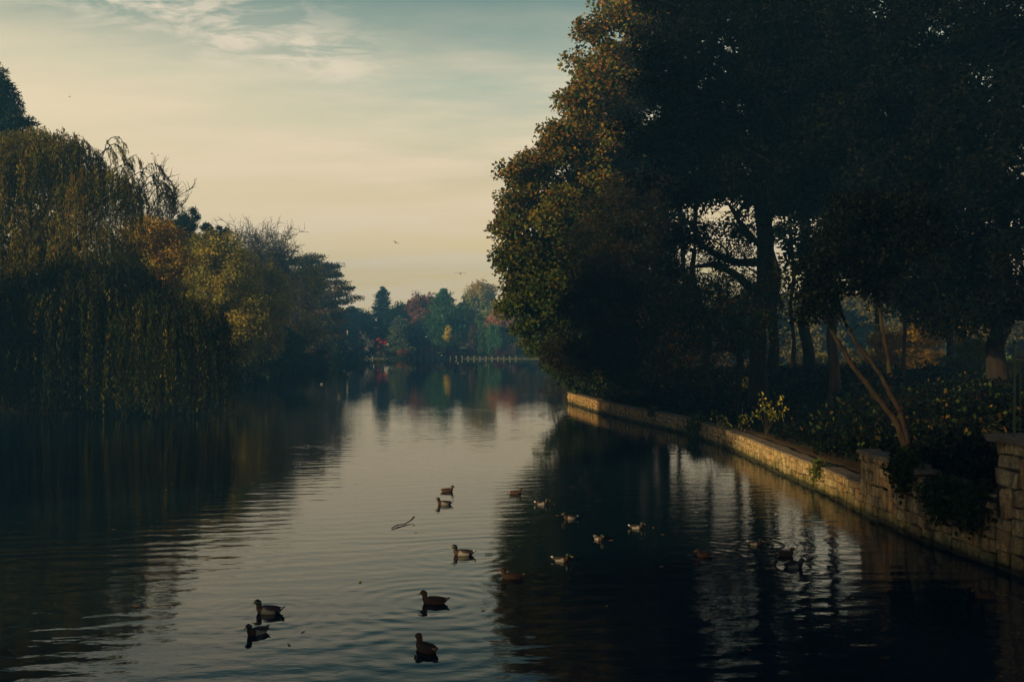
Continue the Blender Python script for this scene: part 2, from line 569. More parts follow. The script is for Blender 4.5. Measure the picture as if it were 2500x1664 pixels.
def water_material():
    m, t = new_mat('water')
    geo = t.n('ShaderNodeNewGeometry')
    pos = geo.outputs['Position']
    sp = t.n('ShaderNodeSeparateXYZ', i_0=pos)

    def noise(sx, sy, rot, detail=2.0, rough=0.5, dist=0.0):
        mp = t.n('ShaderNodeMapping', i_0=pos)
        mp.inputs['Rotation'].default_value = (0, 0, math.radians(rot))
        mp.inputs['Scale'].default_value = (sx, sy, 1)
        return t.n('ShaderNodeTexNoise', i_Vector=mp.outputs[0], i_Scale=1.0, i_Detail=detail, i_Roughness=rough, i_Distortion=dist).outputs[0]

    big = noise(0.035, 0.06, 12, 2.0)
    amp = t.ramp(big, [(0.38, (0.45, 0.45, 0.45)), (0.62, (1.0, 1.0, 1.0))])
    # the far end lies calm under the mist
    calm = t.math('SUBTRACT', 1.0, t.math('MULTIPLY', t.math('MULTIPLY', t.math('SUBTRACT', sp.outputs[1], 60.0), 0.011, clamp=True), 0.86))
    near = t.ramp(t.math('DIVIDE', sp.outputs[1], 100.0), [(0.10, (1, 1, 1)), (0.24, (0.85, 0.85, 0.85)), (0.36, (0.55, 0.55, 0.55)), (0.6, (0.42, 0.42, 0.42))])
    a = t.math('MULTIPLY', t.math('MULTIPLY', amp, calm), t.math('MULTIPLY', near, 1.45))
    swell = t.math('MULTIPLY', noise(0.7, 1.4, -14, 2.0), 0.018)
    mid = t.math('MULTIPLY', noise(2.2, 4.4, 9, 2.5, 0.55, 0.5), 0.0052)
    fine = t.math('MULTIPLY', noise(7.5, 14.0, -6, 2.0, 0.5, 0.6), 0.0007)
    # the flock keeps the water lively near the right bank
    fv = t.n('ShaderNodeVectorMath', operation='DISTANCE')
    t.link(pos, fv.inputs[0])
    fv.inputs[1].default_value = (7.5, 28, 0)
    fl = t.math('SUBTRACT', 1.0, t.math('DIVIDE', fv.outputs['Value'], 13.0), clamp=True)
    lively = t.math('MULTIPLY', noise(2.6, 5.5, 20, 3.0, 0.6, 0.8), t.math('MULTIPLY', fl, 0.010))
    # low trains of waves cross the near water
    ph = t.math('ADD', t.math('MULTIPLY', sp.outputs[0], -2.2), t.math('MULTIPLY', sp.outputs[1], 9.0))
    ph = t.math('ADD', ph, t.math('MULTIPLY', noise(0.25, 0.4, 0, 2.0), 16.0))
    train = t.math('MULTIPLY', t.math('SINE', ph), t.math('MULTIPLY', noise(0.12, 0.2, 30, 1.0), 0.0036))
    h = t.math('MULTIPLY', t.math('ADD', t.math('ADD', t.math('ADD', swell, mid), fine), train), t.math('MULTIPLY', a, 0.8))
    h = t.math('ADD', h, lively)
    # spreading rings round the birds
    rings = [(0, 11.0, 0.0010, 1.6), (1, 10.0, 0.0009, 1.2), (3, 9.0, 0.0010, 1.8), (5, 9.0, 0.0014, 3.2), (6, 7.5, 0.0015, 2.6), (4, 9.0, 0.0012, 2.2),
             (13, 9.0, 0.0014, 2.2), (14, 10.0, 0.0018, 2.0), (15, 9.0, 0.0018, 2.4), (16, 11.0, 0.0011, 1.4)]
    for (i, k, am, rad) in rings:
        x, y = duck_xy[i]
        v = t.n('ShaderNodeVectorMath', operation='DISTANCE')
        t.link(pos, v.inputs[0])
        v.inputs[1].default_value = (x, y, 0)
        d = v.outputs['Value']
        fall = t.math('SUBTRACT', 1.0, t.math('DIVIDE', d, rad), clamp=True)
        wv = t.math('MULTIPLY', t.math('SINE', t.math('MULTIPLY', d, k * 2)), t.math('MULTIPLY', fall, am))
        h = t.math('ADD', h, wv)
    b = t.n('ShaderNodeBump', i_Strength=1.0, i_Distance=1.0, i_Height=h)
    p = t.n('ShaderNodeBsdfPrincipled', i_Roughness=0.03, i_Normal=b.outputs[0])
    p.inputs['Base Color'].default_value = (0.004, 0.016, 0.022, 1)
    p.inputs['IOR'].default_value = 1.333
    finish(t, p.outputs[0])
    return m


WATER = water_material()
wl = np.array([(-75, -60, 0), (75, -60, 0), (75, 262, 0), (-75, 262, 0)], float)
wo = link('water', make_mesh('water', wl, np.array([[0, 1, 2, 3]]), WATER))
wo['kind'] = 'structure'

# ------------------------------------------------------------------ stone walls
seg = np.diff(WALL_PTS, axis=0)
seglen = np.hypot(seg[:, 0], seg[:, 1])
cum = np.concatenate([[0], np.cumsum(seglen)])
# resample the wall line smoothly
ss = np.linspace(0, cum[-1], 500)
wx = np.interp(ss, cum, WALL_PTS[:, 0])
wy = np.interp(ss, cum, WALL_PTS[:, 1])
ker = np.ones(15) / 15
wxs = np.convolve(np.pad(wx, 7, 'edge'), ker, 'valid')
wys = np.convolve(np.pad(wy, 7, 'edge'), ker, 'valid')


def wall_at(s):
    x = np.interp(s, ss, wxs)
    y = np.interp(s, ss, wys)
    x2 = np.interp(s + 0.3, ss, wxs)
    y2 = np.interp(s + 0.3, ss, wys)
    x1 = np.interp(s - 0.3, ss, wxs)
    y1 = np.interp(s - 0.3, ss, wys)
    t = np.array([x2 - x1, y2 - y1])
    t = t / np.hypot(*t)
    nrm = np.array([-t[1], t[0]])      # towards the water (left of the direction of travel)
    return np.array([x, y]), t, nrm


def s_of_Y(Y):
    return float(np.interp(Y, wys, ss))


def stone_variant(rng):
    bm = bmesh.new()
    bmesh.ops.create_cube(bm, size=1.0)
    for v in bm.verts:
        v.co += Vector((rng.uniform(-.09, .06), rng.uniform(-.05, .05), rng.uniform(-.10, .07)))
    bmesh.ops.bevel(bm, geom=bm.edges[:] + bm.verts[:], offset=0.075, segments=1, affect='EDGES', profile=0.6)
    for v in bm.verts:
        v.co += Vector((rng.uniform(-.02, .02), rng.uniform(-.02, .02), rng.uniform(-.02, .02)))
    me = bpy.data.meshes.new('stone')
    bm.to_mesh(me)
    bm.free()
    me.materials.append(STONE)
    return me


srng = random.Random(3)
STONES = [stone_variant(srng) for _ in range(14)]


def lay_wall(root, s0, s1, top_fn, courses, lens, depth=0.3, limit=290, name='stone'):
    """irregular coursed rubble: returns stones placed nearest first"""
    items = []
    zb = -0.25
    ph = srng.uniform(0, 6)

    def wav(z, q):
        return z + 0.035 * math.sin(q * 1.9 + z * 5 + ph) + 0.022 * math.sin(q * 4.7 + z * 9)

    k = 0
    while k < len(courses):
        two = k + 1 < len(courses)
        h1 = courses[k]
        h2 = courses[k + 1] if two else 0
        s = s0
        while s < s1 - 0.08:
            L = srng.uniform(*lens)
            if s1 - s - L < 0.14:
                L = s1 - s
            q = s + L / 2
            top = top_fn(q)
            za, zm, zc = wav(zb, q), wav(zb + h1, q) + srng.uniform(-.035, .035), wav(zb + h1 + h2, q)
            if k + 2 >= len(courses):
                zc = top
            cells = []
            r = srng.random()
            if two and r < 0.2:
                cells = [(s, L * 0.8, za, zc)]
                L *= 0.8
            elif two and r < 0.45:
                c_ = srng.uniform(.38, .62)
                if srng.random() < .5:
                    cells = [(s, L * c_, za, zm), (s + L * c_, L * (1 - c_), za, zm), (s, L, zm, zc)]
                else:
                    cells = [(s, L, za, zm), (s, L * c_, zm, zc), (s + L * c_, L * (1 - c_), zm, zc)]
            elif two:
                cells = [(s, L, za, zm), (s, L, zm, zc)]
            else:
                cells = [(s, L, za, top if k + 1 >= len(courses) else zm)]
            for (a_, l_, z0, z1) in cells:
                z1 = min(z1, top)
                if z1 - z0 > 0.07 and l_ > 0.08:
                    items.append((a_, l_, z0, z1))
            s += L
        zb += h1 + h2
        k += 2
    items.sort(key=lambda it: it[0])
    rest = []
    for k, (s, L, z0, z1) in enumerate(items):
        p, tt, nn = wall_at(s + L / 2)
        ang = math.atan2(tt[1], tt[0])
        proud = srng.uniform(-0.04, 0.04)
        c = p + nn * (proud - depth / 2)
        g_ = 0.018
        sc = (max(0.06, L - g_), depth, max(0.05, z1 - z0 - g_))
        rot = (srng.uniform(-.05, .05), srng.uniform(-.075, .075), ang + srng.uniform(-.06, .06))
        me = srng.choice(STONES)
        M = Matrix.LocRotScale(Vector((c[0], c[1], (z0 + z1) / 2)), Matrix.Rotation(rot[2], 3, 'Z') @ Matrix.Rotation(rot[0], 3, 'X') @ Matrix.Rotation(rot[1], 3, 'Y'), Vector(sc))
        if k < limit:
            o = link(name, me, root)
            o.matrix_local = root.matrix_world.inverted() @ M if False else Matrix.Translation(-Vector(root.location)) @ M
        else:
            rest.append((me, M))
    if rest:
        bm = bmesh.new()
        for me, M in rest:
            n0 = len(bm.verts)
            bm.from_mesh(me)
            bm.verts.ensure_lookup_table()
            bmesh.ops.transform(bm, matrix=Matrix.Translation(-Vector(root.location)) @ M, verts=bm.verts[n0:])
        me2 = bpy.data.meshes.new('far_stonework')
        bm.to_mesh(me2)
        bm.free()
        me2.materials.append(STONE)
        o = link('far_stonework', me2, root)
        o['kind'] = 'stuff'


def core(root, s0, s1, top_fn, t0=0.07, t1=0.55, step=0.5, mat=None):
    n = max(2, int((s1 - s0) / step) + 1)
    V = []
    for s in np.linspace(s0, s1, n):
        p, tt, nn = wall_at(s)
        top = top_fn(s) - 0.03
        a = p - nn * t0
        b = p - nn * t1
        V += [(a[0], a[1], -0.9), (a[0], a[1], top), (b[0], b[1], top), (b[0], b[1], -0.9)]
    V = np.array(V) - np.array(root.location)
    F = []
    for i in range(n - 1):
        for k in range(4):
            F.append((i * 4 + k, i * 4 + (k + 1) % 4, (i + 1) * 4 + (k + 1) % 4, (i + 1) * 4 + k))
    F.append((0, 1, 2, 3))
    F.append(tuple((n - 1) * 4 + k for k in (3, 2, 1, 0)))
    link('wall_core', make_mesh('wall_core', V, np.array(F), mat or MORTAR), root)


def coping_row(root, s0, s1, top_fn, lens, thick, over, width, name='coping_stone', keep=lambda s: True):
    s = s0
    while s < s1 - 0.1:
        L = min(srng.uniform(*lens), s1 - s)
        if s1 - s - L < 0.25:
            L = s1 - s
        if keep(s + L / 2):
            p, tt, nn = wall_at(s + L / 2)
            c = p + nn * (over - width / 2)
            z = top_fn(s + L / 2) + thick / 2
            M = Matrix.LocRotScale(Vector((c[0], c[1], z + srng.uniform(-.006, .01))), Matrix.Rotation(math.atan2(tt[1], tt[0]) + srng.uniform(-.012, .012), 3, 'Z') @ Matrix.Rotation(srng.uniform(-.012, .012), 3, 'X'),
                                   Vector((L - 0.012, width + srng.uniform(-.04, .04), thick)))
            o = link(name, srng.choice(COPES), root)
            o.matrix_local = Matrix.Translation(-Vector(root.location)) @ M
        s += L


def slab_variant(rng):
    bm = bmesh.new()
    bmesh.ops.create_cube(bm, size=1.0)
    bmesh.ops.subdivide_edges(bm, edges=[e for e in bm.edges if abs((e.verts[0].co - e.verts[1].co).x) > 0.5], cuts=3)
    for v in bm.verts:
        v.co += Vector((rng.uniform(-.01, .01), rng.uniform(-.04, .04), rng.uniform(-.09, .09)))
    me = bpy.data.meshes.new('coping_stone')
    bm.to_mesh(me)
    bm.free()
    me.materials.append(COPING)
    return me


COPES = [slab_variant(srng) for _ in range(8)]

S_PIER0, S_PIER1 = s_of_Y(15.5), s_of_Y(19.75)
S_TALL1 = s_of_Y(26.1)
S_END = float(cum[-1]) - 0.1

low_root = thing('low_stone_wall', 'low curving rubble stone wall along the right bank with mossy foot and one sunlit stretch', 'wall', (9.1, 26.1, 0))
tall_root = thing('tall_stone_wall', 'taller broken rubble wall section between low wall and pier, ivy hanging over its dip', 'wall', (9.1, 23, 0))
pier_root = thing('stone_pier', 'tall stone pier with thick coping slab at the right edge, green fence on top', 'pier', (9.8, 18, 0))

low_top = lambda s: 0.74
lay_wall(low_root, S_TALL1 + 0.02, S_END, low_top, [0.30, 0.29, 0.22, 0.19], (0.24, 0.52), limit=290)
core(low_root, S_TALL1, S_END, low_top)
coping_row(low_root, S_TALL1 + 0.05, S_END, low_top, (0.6, 1.3), 0.05, 0.035, 0.52)


def tall_top(s):
    Y = float(np.interp(s, ss, wys))
    return float(np.interp(Y, [19.7, 20.0, 20.5, 21.0, 21.7, 22.6, 23.2, 26.2], [1.75, 1.25, 0.9, 0.95, 1.2, 1.45, 1.55, 1.58]))


lay_wall(tall_root, S_PIER1 + 0.02, S_TALL1, tall_top, [0.3, 0.27, 0.26, 0.31, 0.24, 0.25, 0.22], (0.22, 0.55))
core(tall_root, S_PIER1, S_TALL1, tall_top)
coping_row(tall_root, s_of_Y(22.5), S_TALL1 + 0.06, tall_top, (0.5, 0.95), 0.09, 0.07, 0.6)
pier_top = lambda s: 2.52
lay_wall(pier_root, S_PIER0, S_PIER1, pier_top, [0.36, 0.3, 0.33, 0.28, 0.34, 0.3, 0.32, 0.26, 0.3], (0.3, 0.62), depth=0.34)
core(pier_root, S_PIER0, S_PIER1, pier_top, t1=1.3)
coping_row(pier_root, S_PIER0 - 0.1, S_PIER1 + 0.12, pier_top, (0.9, 1.4), 0.13, 0.13, 1.6)
# end face of the pier, seen past its left edge, and end face of the tall wall
for root, s_end, ztop, zfrom, wdt in ((pier_root, S_PIER1, 2.5, 0.9, 1.2), (tall_root, S_TALL1, 1.55, 0.72, 0.5)):
    p, tt, nn = wall_at(s_end)
    z = zfrom
    while z < ztop - 0.08:
        hc = min(srng.uniform(0.2, 0.3), ztop - z)
        q = 0.10
        while q < wdt:
            L = min(srng.uniform(0.25, 0.42), wdt - q + 0.1)
            c = p - nn * (q + L / 2) - tt * 0.10
            M = Matrix.LocRotScale(Vector((c[0], c[1], z + hc / 2)), Matrix.Rotation(math.atan2(nn[1], nn[0]), 3, 'Z'), Vector((L - .015, 0.26, hc - .015)))
            o = link('stone', srng.choice(STONES), root)
            o.matrix_local = Matrix.Translation(-Vector(root.location)) @ M
            q += L
        z += hc

# ------------------------------------------------------------------ tree builders


def skeleton(base, top, centres, rng, trunk_r, tip_r=0.02, lean=0.3, power=0.58, trunk_pts=9):
    """joins clump centres to a trunk, with radii from the number of clumps each piece carries"""
    base = np.array(base, float)
    top = np.array(top, float)
    t = np.linspace(0, 1, trunk_pts)
    wob = rng.normal(size=(trunk_pts, 3)) * np.array([1, 1, 0]) * 0.012 * np.linalg.norm(top - base)
    wob[0] = 0
    T = base + (top - base) * t[:, None] + wob
    pts = [p for p in T]
    par = [-1] + list(range(trunk_pts - 1))
    arr = np.array(pts)
    axisd = np.linalg.norm(centres[:, None] - T[None], axis=2).min(axis=1)
    branches = []
    ok = np.ones(trunk_pts, bool)
    ok[:2] = False
    okl = list(ok)
    for i in np.argsort(axisd):
        c = centres[i]
        dv = c - arr
        dist = np.linalg.norm(dv, axis=1)
        cost = dist + 0.9 * np.maximum(0, -dv[:, 2] + 0.25 * dist) + np.where(np.array(okl), 0, 1e6)
        j = int(np.argmin(cost))
        p0 = arr[j]
        n = 4
        mid = (p0 + c) / 2 + np.array([0, 0, dist[j] * 0.10]) + rng.normal(size=3) * dist[j] * 0.08
        line = [j]
        new = []
        for k in range(1, n + 1):
            u = k / n
            q = (1 - u) ** 2 * p0 + 2 * u * (1 - u) * mid + u * u * c
            new.append(q)
            par.append(line[-1])
            line.append(len(par) - 1)
            okl.append(True)
        arr = np.concatenate([arr, np.array(new)])
        branches.append(line)
    cnt = np.zeros(len(par))
    for br in branches:
        cnt[br[-1]] += 1
    for k in range(len(par) - 1, 0, -1):
        cnt[par[k]] += cnt[k]
    total = max(cnt[0], 1)
    rad = tip_r + (trunk_r - tip_r) * (cnt / total) ** power
    flare = np.exp(-np.linalg.norm(arr[:trunk_pts] - base, axis=1) / 0.8)
    rad[:trunk_pts] = np.maximum(rad[:trunk_pts], trunk_r * np.linspace(1, 0.3, trunk_pts)) * (1 + 0.45 * flare)
    P = arr[np.array(branches)]
    R = rad[np.array(branches)]
    R[:, 0] = np.minimum(R[:, 0], R[:, 1] * 1.25)
    return T, rad[:trunk_pts], P, R


def blob_centres(blobs, n, rng, shell=0.42):
    """points in a union of ellipsoids (cx,cy,cz,rx,ry,rz), towards their shells"""
    B = np.array(blobs, float)
    vol = B[:, 3] * B[:, 4] * B[:, 5]
    vol = vol ** 0.8
    k = rng.choice(len(B), n, p=vol / vol.sum())
    d = unit(rng.normal(size=(n, 3)))
    r = rng.uniform(0.05, 1, n) ** shell
    return B[k, :3] + d * r[:, None] * B[k, 3:6]


def leafy_tree(name, label, cat, base, trunk_top, blobs, nclump, per, clump_r, leaf, palette, wts=None, trunk_r=0.4, rng=None,
               bark=None, group=None, flat=0.6, twigs=8, tipcol=None, shell=0.42, keep=None, drape=0.0, rad_sides=6, tip_r=0.018, extra=None):
    """base in world; blobs relative to base. parts: trunk, crown"""
    rng = rng or RNG
    root = thing(name, label, cat, base, 0, group)
    C = blob_centres(blobs, nclump, rng, shell)
    if extra is not None:
        C = np.concatenate([C, np.array(extra, float)])
    if keep is not None:
        C = C[keep(C)]
    if len(C) == 0:
        return root
    T, tr, P, R = skeleton((0, 0, -0.15), trunk_top, C, rng, trunk_r, tip_r)
    A = Acc()
    A.add(*tubes(T[None], tr[None], 10))
    big = R[:, 1] > 0.10
    if big.any():
        A.add(*tubes(P[big], R[big], 7))
    if (~big).any():
        A.add(*tubes(P[~big], R[~big], 4))
    link('trunk', A.mesh('trunk', bark or BARK, True), root)
    n = len(C)
    # twigs inside the clumps, then leaves along them
    K = Acc()
    cr = clump_r * rng.uniform(0.6, 1.35, n)
    if twigs:
        E = unit(rng.normal(size=(n, twigs, 3))) * rng.uniform(0.6, 1.0, (n, twigs, 1)) * cr[:, None, None] * np.array([1, 1, flat])
        a = np.repeat(C[:, None], twigs, 1)
        PP = np.stack([a, a + E * 0.5 + np.array([0, 0, 0.05]), a + E], axis=2).reshape(-1, 3, 3)
        RR = np.tile(np.array([tip_r * 0.8, tip_r * 0.55, tip_r * 0.3]), (len(PP), 1))
        V, F = tubes(PP, RR, 3)
        K.add(V, F, np.tile(np.array([[0.035, 0.026, 0.018]]), (len(V), 1)))
    m = rng.poisson(per * (cr / clump_r) ** 2)
    ci = np.repeat(np.arange(n), m)
    d = unit(rng.normal(size=(len(ci), 3)))
    rr = rng.uniform(0, 1, len(ci)) ** 0.5
    off = d * rr[:, None] * cr[ci][:, None] * np.array([1, 1, flat])
    if drape:
        off[:, 2] -= rng.exponential(drape, len(ci))
    pos = C[ci] + off
    V, F = leaf_quads(pos, leaf[0], leaf[1], rng, D=off * 0.8 / clump_r + np.array([0, 0, -0.25]), dj=0.6)
    cc = pick(palette, n, rng, wts, 0.22)
    lc = pick(palette, len(ci), rng, wts, 0.2)
    tint = 0.55 * cc[ci] + 0.45 * lc
    if tipcol is not None:
        zf = sm(pos[:, 2] + rng.normal(size=len(pos)) * 1.5, tipcol[0], tipcol[1])[:, None] * tipcol[3]
        tint = tint * (1 - zf) + pick(tipcol[2], len(pos), rng, None, 0.15) * zf
    K.add(V, F, np.repeat(tint, 4, axis=0))
    link('crown', K.mesh('crown', LEAF), root)
    return root


def willow(name, label, base, trunk_top, domes, nstr, palette, wts, rng, strand=(2.0, 7.0), floor=0.1, leaf=(0.24, 0.06), trunk_r=0.5, density=11.0, twigc=(0.05, 0.045, 0.02), group=None):
    """hanging strands started on the domes (cx,cy,cz,rx,ry,rz)"""
    root = thing(name, label, 'tree', base, 0, group)
    B = np.array(domes, float)
    wt = B[:, 3] * B[:, 4]
    C = blob_centres([(q[0], q[1], q[2], q[3] * .78, q[4] * .78, q[5] * .72) for q in domes], 150, rng, 0.5)
    C = C[C[:, 2] > 2.2]
    T, tr, P, R = skeleton((0, 0, -0.2), trunk_top, C, rng, trunk_r, 0.03)
    A = Acc()
    A.add(*tubes(T[None], tr[None], 9))
    A.add(*tubes(P, R, 5))
    link('trunk', A.mesh('trunk', BARK, True), root)
    k = rng.choice(len(B), nstr, p=wt / wt.sum())
    d = unit(rng.normal(size=(nstr, 3)))
    d[:, 2] = np.abs(d[:, 2]) * 0.9 - 0.12
    r = rng.uniform(0.35, 1, nstr) ** 0.45
    S = B[k, :3] + d * r[:, None] * B[k, 3:6]
    L = rng.uniform(strand[0], strand[1], nstr)
    zmin = floor - base[2]
    L = np.minimum(L, np.maximum(S[:, 2] - zmin - rng.exponential(0.5, nstr), 0.5))
    outd = unit(d * np.array([1, 1, 0]) + rng.normal(size=(nstr, 3)) * np.array([.5, .5, 0]))
    u = np.linspace(0, 1, 6)
    arch = rng.uniform(0.25, 0.9, nstr)
    PP = S[:, None] + outd[:, None] * (arch[:, None] * (1 - np.exp(-3 * u))[None])[..., None]
    PP[:, :, 2] += (0.35 * np.sin(np.minimum(u * 4, PI)) * 0.6)[None] - L[:, None] * (u ** 1.2)[None]
    PP += np.cumsum(rng.normal(size=PP.shape) * np.array([.07, .07, 0]), axis=1)
    RR = np.tile(np.linspace(0.014, 0.005, 6), (nstr, 1))
    K = Acc()
    V, F = tubes(PP, RR, 3)
    K.add(V, F, np.tile(np.array([twigc]), (len(V), 1)))
    m = np.maximum(2, (L * density * rng.uniform(0.4, 1.3, nstr)).astype(int))
    si = np.repeat(np.arange(nstr), m)
    uu = rng.uniform(0.03, 1, len(si)) * 5
    i0 = np.minimum(uu.astype(int), 4)
    fr = (uu - i0)[:, None]
    pos = PP[si, i0] * (1 - fr) + PP[si, i0 + 1] * fr + rng.normal(size=(len(si), 3)) * 0.07
    V, F = leaf_quads(pos, leaf[0], leaf[1], rng, D=np.tile(np.array([[0, 0, -1.0]]), (len(si), 1)), dj=0.38, up=0.0)
    cc = pick(palette, nstr, rng, wts, 0.3)
    lc = pick(palette, len(si), rng, wts, 0.2)
    K.add(V, F, np.repeat(0.6 * cc[si] + 0.4 * lc, 4, axis=0))
    link('crown', K.mesh('crown', LEAF), root)
    return root


def bare_tree_meshes(H, spread, rng, levels=5, nb=(7, 5, 5, 4), up=0.55, r0=0.28, twist=0.25, first=0.3, tip=0.012):
    """trunk mesh and twig mesh, grown level by level"""
    n = 8
    t = np.linspace(0, 1, n)
    T = np.zeros((1, n, 3))
    T[0, :, 2] = t * H * 0.62 - 0.2
    T[0, :, :2] += np.cumsum(rng.normal(size=(n, 2)) * H * 0.01, axis=0)
    R = (r0 * (1 - 0.65 * t))[None]
    L = H * 0.34
    sets = [(T, R, 9)]
    cur, curR = T, R
    for lv, kb in enumerate(nb):
        K, n, _ = cur.shape
        lo = first if lv == 0 else 0.25
        u = rng.uniform(lo, 1, (K, kb)) * (n - 1)
        u[:, 0] = n - 1.001
        i0 = u.astype(int)
        f = (u - i0)[..., None]
        ki = np.repeat(np.arange(K), kb).reshape(K, kb)
        S = cur[ki, i0] * (1 - f) + cur[ki, np.minimum(i0 + 1, n - 1)] * f
        rs = curR[ki, i0] * (1 - f[..., 0]) + curR[ki, np.minimum(i0 + 1, n - 1)] * f[..., 0]
        D = unit(cur[ki, np.minimum(i0 + 1, n - 1)] - cur[ki, i0])
        S = S.reshape(-1, 3)
        D = D.reshape(-1, 3)
        rs = rs.reshape(-1)
        Q = rng.normal(size=S.shape)
        Q -= (Q * D).sum(1)[:, None] * D
        Q = unit(Q)
        D2 = unit(D * 0.75 + Q * spread * rng.uniform(0.6, 1.3, (len(S), 1)) + np.array([0, 0, up * 0.35]))
        Ln = L * rng.uniform(0.7, 1.1, len(S))
        m = 5 if lv < 2 else (4 if lv < 3 else 3)
        tt = np.linspace(0, 1, m)
        PP = np.empty((len(S), m, 3))
        pos = S.copy()
        dd = D2.copy()
        PP[:, 0] = pos
        for q in range(1, m):
            dd = unit(dd + rng.normal(size=dd.shape) * twist + np.array([0, 0, up * 0.12]))
            pos = pos + dd * (Ln / (m - 1))[:, None]
            PP[:, q] = pos
        r1 = np.maximum(rs * 0.62, tip)
        RR = np.maximum(r1[:, None] * (1 - 0.7 * tt[None]), tip * 0.6)
        sets.append((PP, RR, 5 if lv < 2 else 3))
        cur, curR = PP, RR
        L *= 0.56
    zt = np.percentile(cur[:, -1, 2], 95)
    k = H / zt
    sets = [(P * k, R, s) for P, R, s in sets]
    cur = cur * k
    A = Acc()
    for P, R, s in sets[:2]:
        A.add(*tubes(P, R, s))
    Bm = Acc()
    for P, R, s in sets[2:]:
        Bm.add(*tubes(P, R, s))
    return A, Bm, cur


def bare_tree(name, label, base, H, rng, mat=None, group=None, buds=None, **kw):
    root = thing(name, label, 'tree', base, 0, group)
    A, Bm, last = bare_tree_meshes(H, kw.pop('spread', 0.8), rng, **kw)
    link('trunk', A.mesh('trunk', mat or BARK_GREY, True), root)
    tw = link('crown', Bm.mesh('crown', mat or BARK_GREY), root)
    if buds:
        num, palette, leaf = buds
        i = rng.integers(0, len(last), num)
        pos = last[i, -1] + rng.normal(size=(num, 3)) * 0.22
        V, F = leaf_quads(pos, leaf, leaf * 0.6, rng)
        link('foliage', make_mesh('foliage', V, F, LEAF, np.repeat(pick(palette, num, rng), 4, axis=0)), root)
    return root


def conifer(name, label, base, H, rad, rng, palette, group=None, shape=1.0, tiers=22, needle=(0.5, 0.16), droop=0.25, first=0.08, dens=1.0, rag=0.25, up=0.0):
    """whorled branches with needle sprays"""
    root = thing(name, label, 'tree', base, 0, group)
    n = 8
    t = np.linspace(0, 1, n)
    T = np.zeros((1, n, 3))
    T[0, :, 2] = t * H - 0.2
    R = ((0.018 * H) * (1 - 0.93 * t))[None]
    br = []
    for k in range(tiers):
        f = first + (1 - first) * (k / tiers) ** 0.92
        rr = rad * (1 - f) ** shape * (1 + rng.normal() * rag * 0.5) + 0.12
        nb = max(5, int(9 * dens))
        a0 = rng.uniform(0, 2 * PI)
        for j in range(nb):
            a = a0 + j * 2 * PI / nb + rng.normal() * 0.15
            L = rr * (1 + rng.normal() * rag)
            L = max(L, 0.15)
            u = np.linspace(0, 1, 4)
            z = f * H + rng.normal() * 0.15 - droop * L * u ** 1.4 + up * L * u
            br.append(np.stack([np.cos(a) * L * u, np.sin(a) * L * u, z], -1))
    P = np.array(br)
    A = Acc()
    A.add(*tubes(T, R, 7))
    A.add(*tubes(P, np.tile(np.linspace(0.05, 0.012, 4), (len(P), 1)), 3))
    link('trunk', A.mesh('trunk', BARK, True), root)
    Ls = np.linalg.norm(P[:, -1] - P[:, 0], axis=1)
    m = np.maximum(3, (Ls * 15 * dens / needle[0] * 0.5).astype(int))
    bi = np.repeat(np.arange(len(P)), m)
    u = rng.uniform(0.12, 1.05, len(bi)) * 3
    i0 = np.minimum(u.astype(int), 2)
    fr = (u - i0)[:, None]
    pos = P[bi, i0] * (1 - fr) + P[bi, i0 + 1] * fr
    side = rng.normal(size=(len(bi), 3)) * np.array([1, 1, 0.45]) * (0.16 * Ls[bi] + 0.12)[:, None] * 0.75
    pos = pos + side
    D = unit(P[bi, 3] - P[bi, 0])
    V, F = leaf_quads(pos, needle[0], needle[1], rng, D=D + unit(side) * 0.7 + np.array([0, 0, up]), dj=0.3)
    c1 = pick(palette, len(P), rng, None, 0.25)
    tint = 0.6 * c1[bi] + 0.4 * pick(palette, len(bi), rng, None, 0.2)
    link('crown', make_mesh('crown', V, F, LEAF, np.repeat(tint, 4, axis=0)), root)
    return root


# palettes (leaf colours; BLACKG is darkened to stand in for shade)
GREEN_D = [(0.020, 0.040, 0.012), (0.028, 0.052, 0.014), (0.036, 0.060, 0.018)]
GREEN_M = [(0.055, 0.10, 0.020), (0.07, 0.12, 0.022), (0.09, 0.12, 0.026)]
OLIVE = [(0.40, 0.36, 0.06), (0.34, 0.34, 0.065), (0.48, 0.36, 0.065), (0.27, 0.26, 0.065)]
GOLD = [(0.50, 0.27, 0.03), (0.55, 0.34, 0.045), (0.40, 0.24, 0.04)]
ORANGE = [(0.30, 0.12, 0.018), (0.34, 0.17, 0.025), (0.22, 0.085, 0.018)]
RUST = [(0.22, 0.10, 0.045), (0.18, 0.08, 0.045), (0.27, 0.13, 0.05)]
BLUEG = [(0.018, 0.042, 0.032), (0.024, 0.05, 0.034), (0.015, 0.034, 0.028)]
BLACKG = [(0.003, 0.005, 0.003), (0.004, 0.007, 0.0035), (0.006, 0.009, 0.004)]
BROWN = [(0.12, 0.075, 0.035), (0.09, 0.065, 0.03), (0.15, 0.085, 0.036)]


def at(x, Y, z=None):
    X = px(x, Y)
    return (X, Y, hz(X, Y) if z is None else z)


def rel(x, y, Y, base, rx, rz, ry=None):
    """blob given by where its middle stands, in metres from the tree's base"""
    k = Y / 2430
    return (px(x, Y) - base[0], Y - base[1], pz(y, Y) - base[2], rx * k, (ry if ry is not None else rx) * k, rz * k)


R_ = lambda s: np.random.default_rng(s)

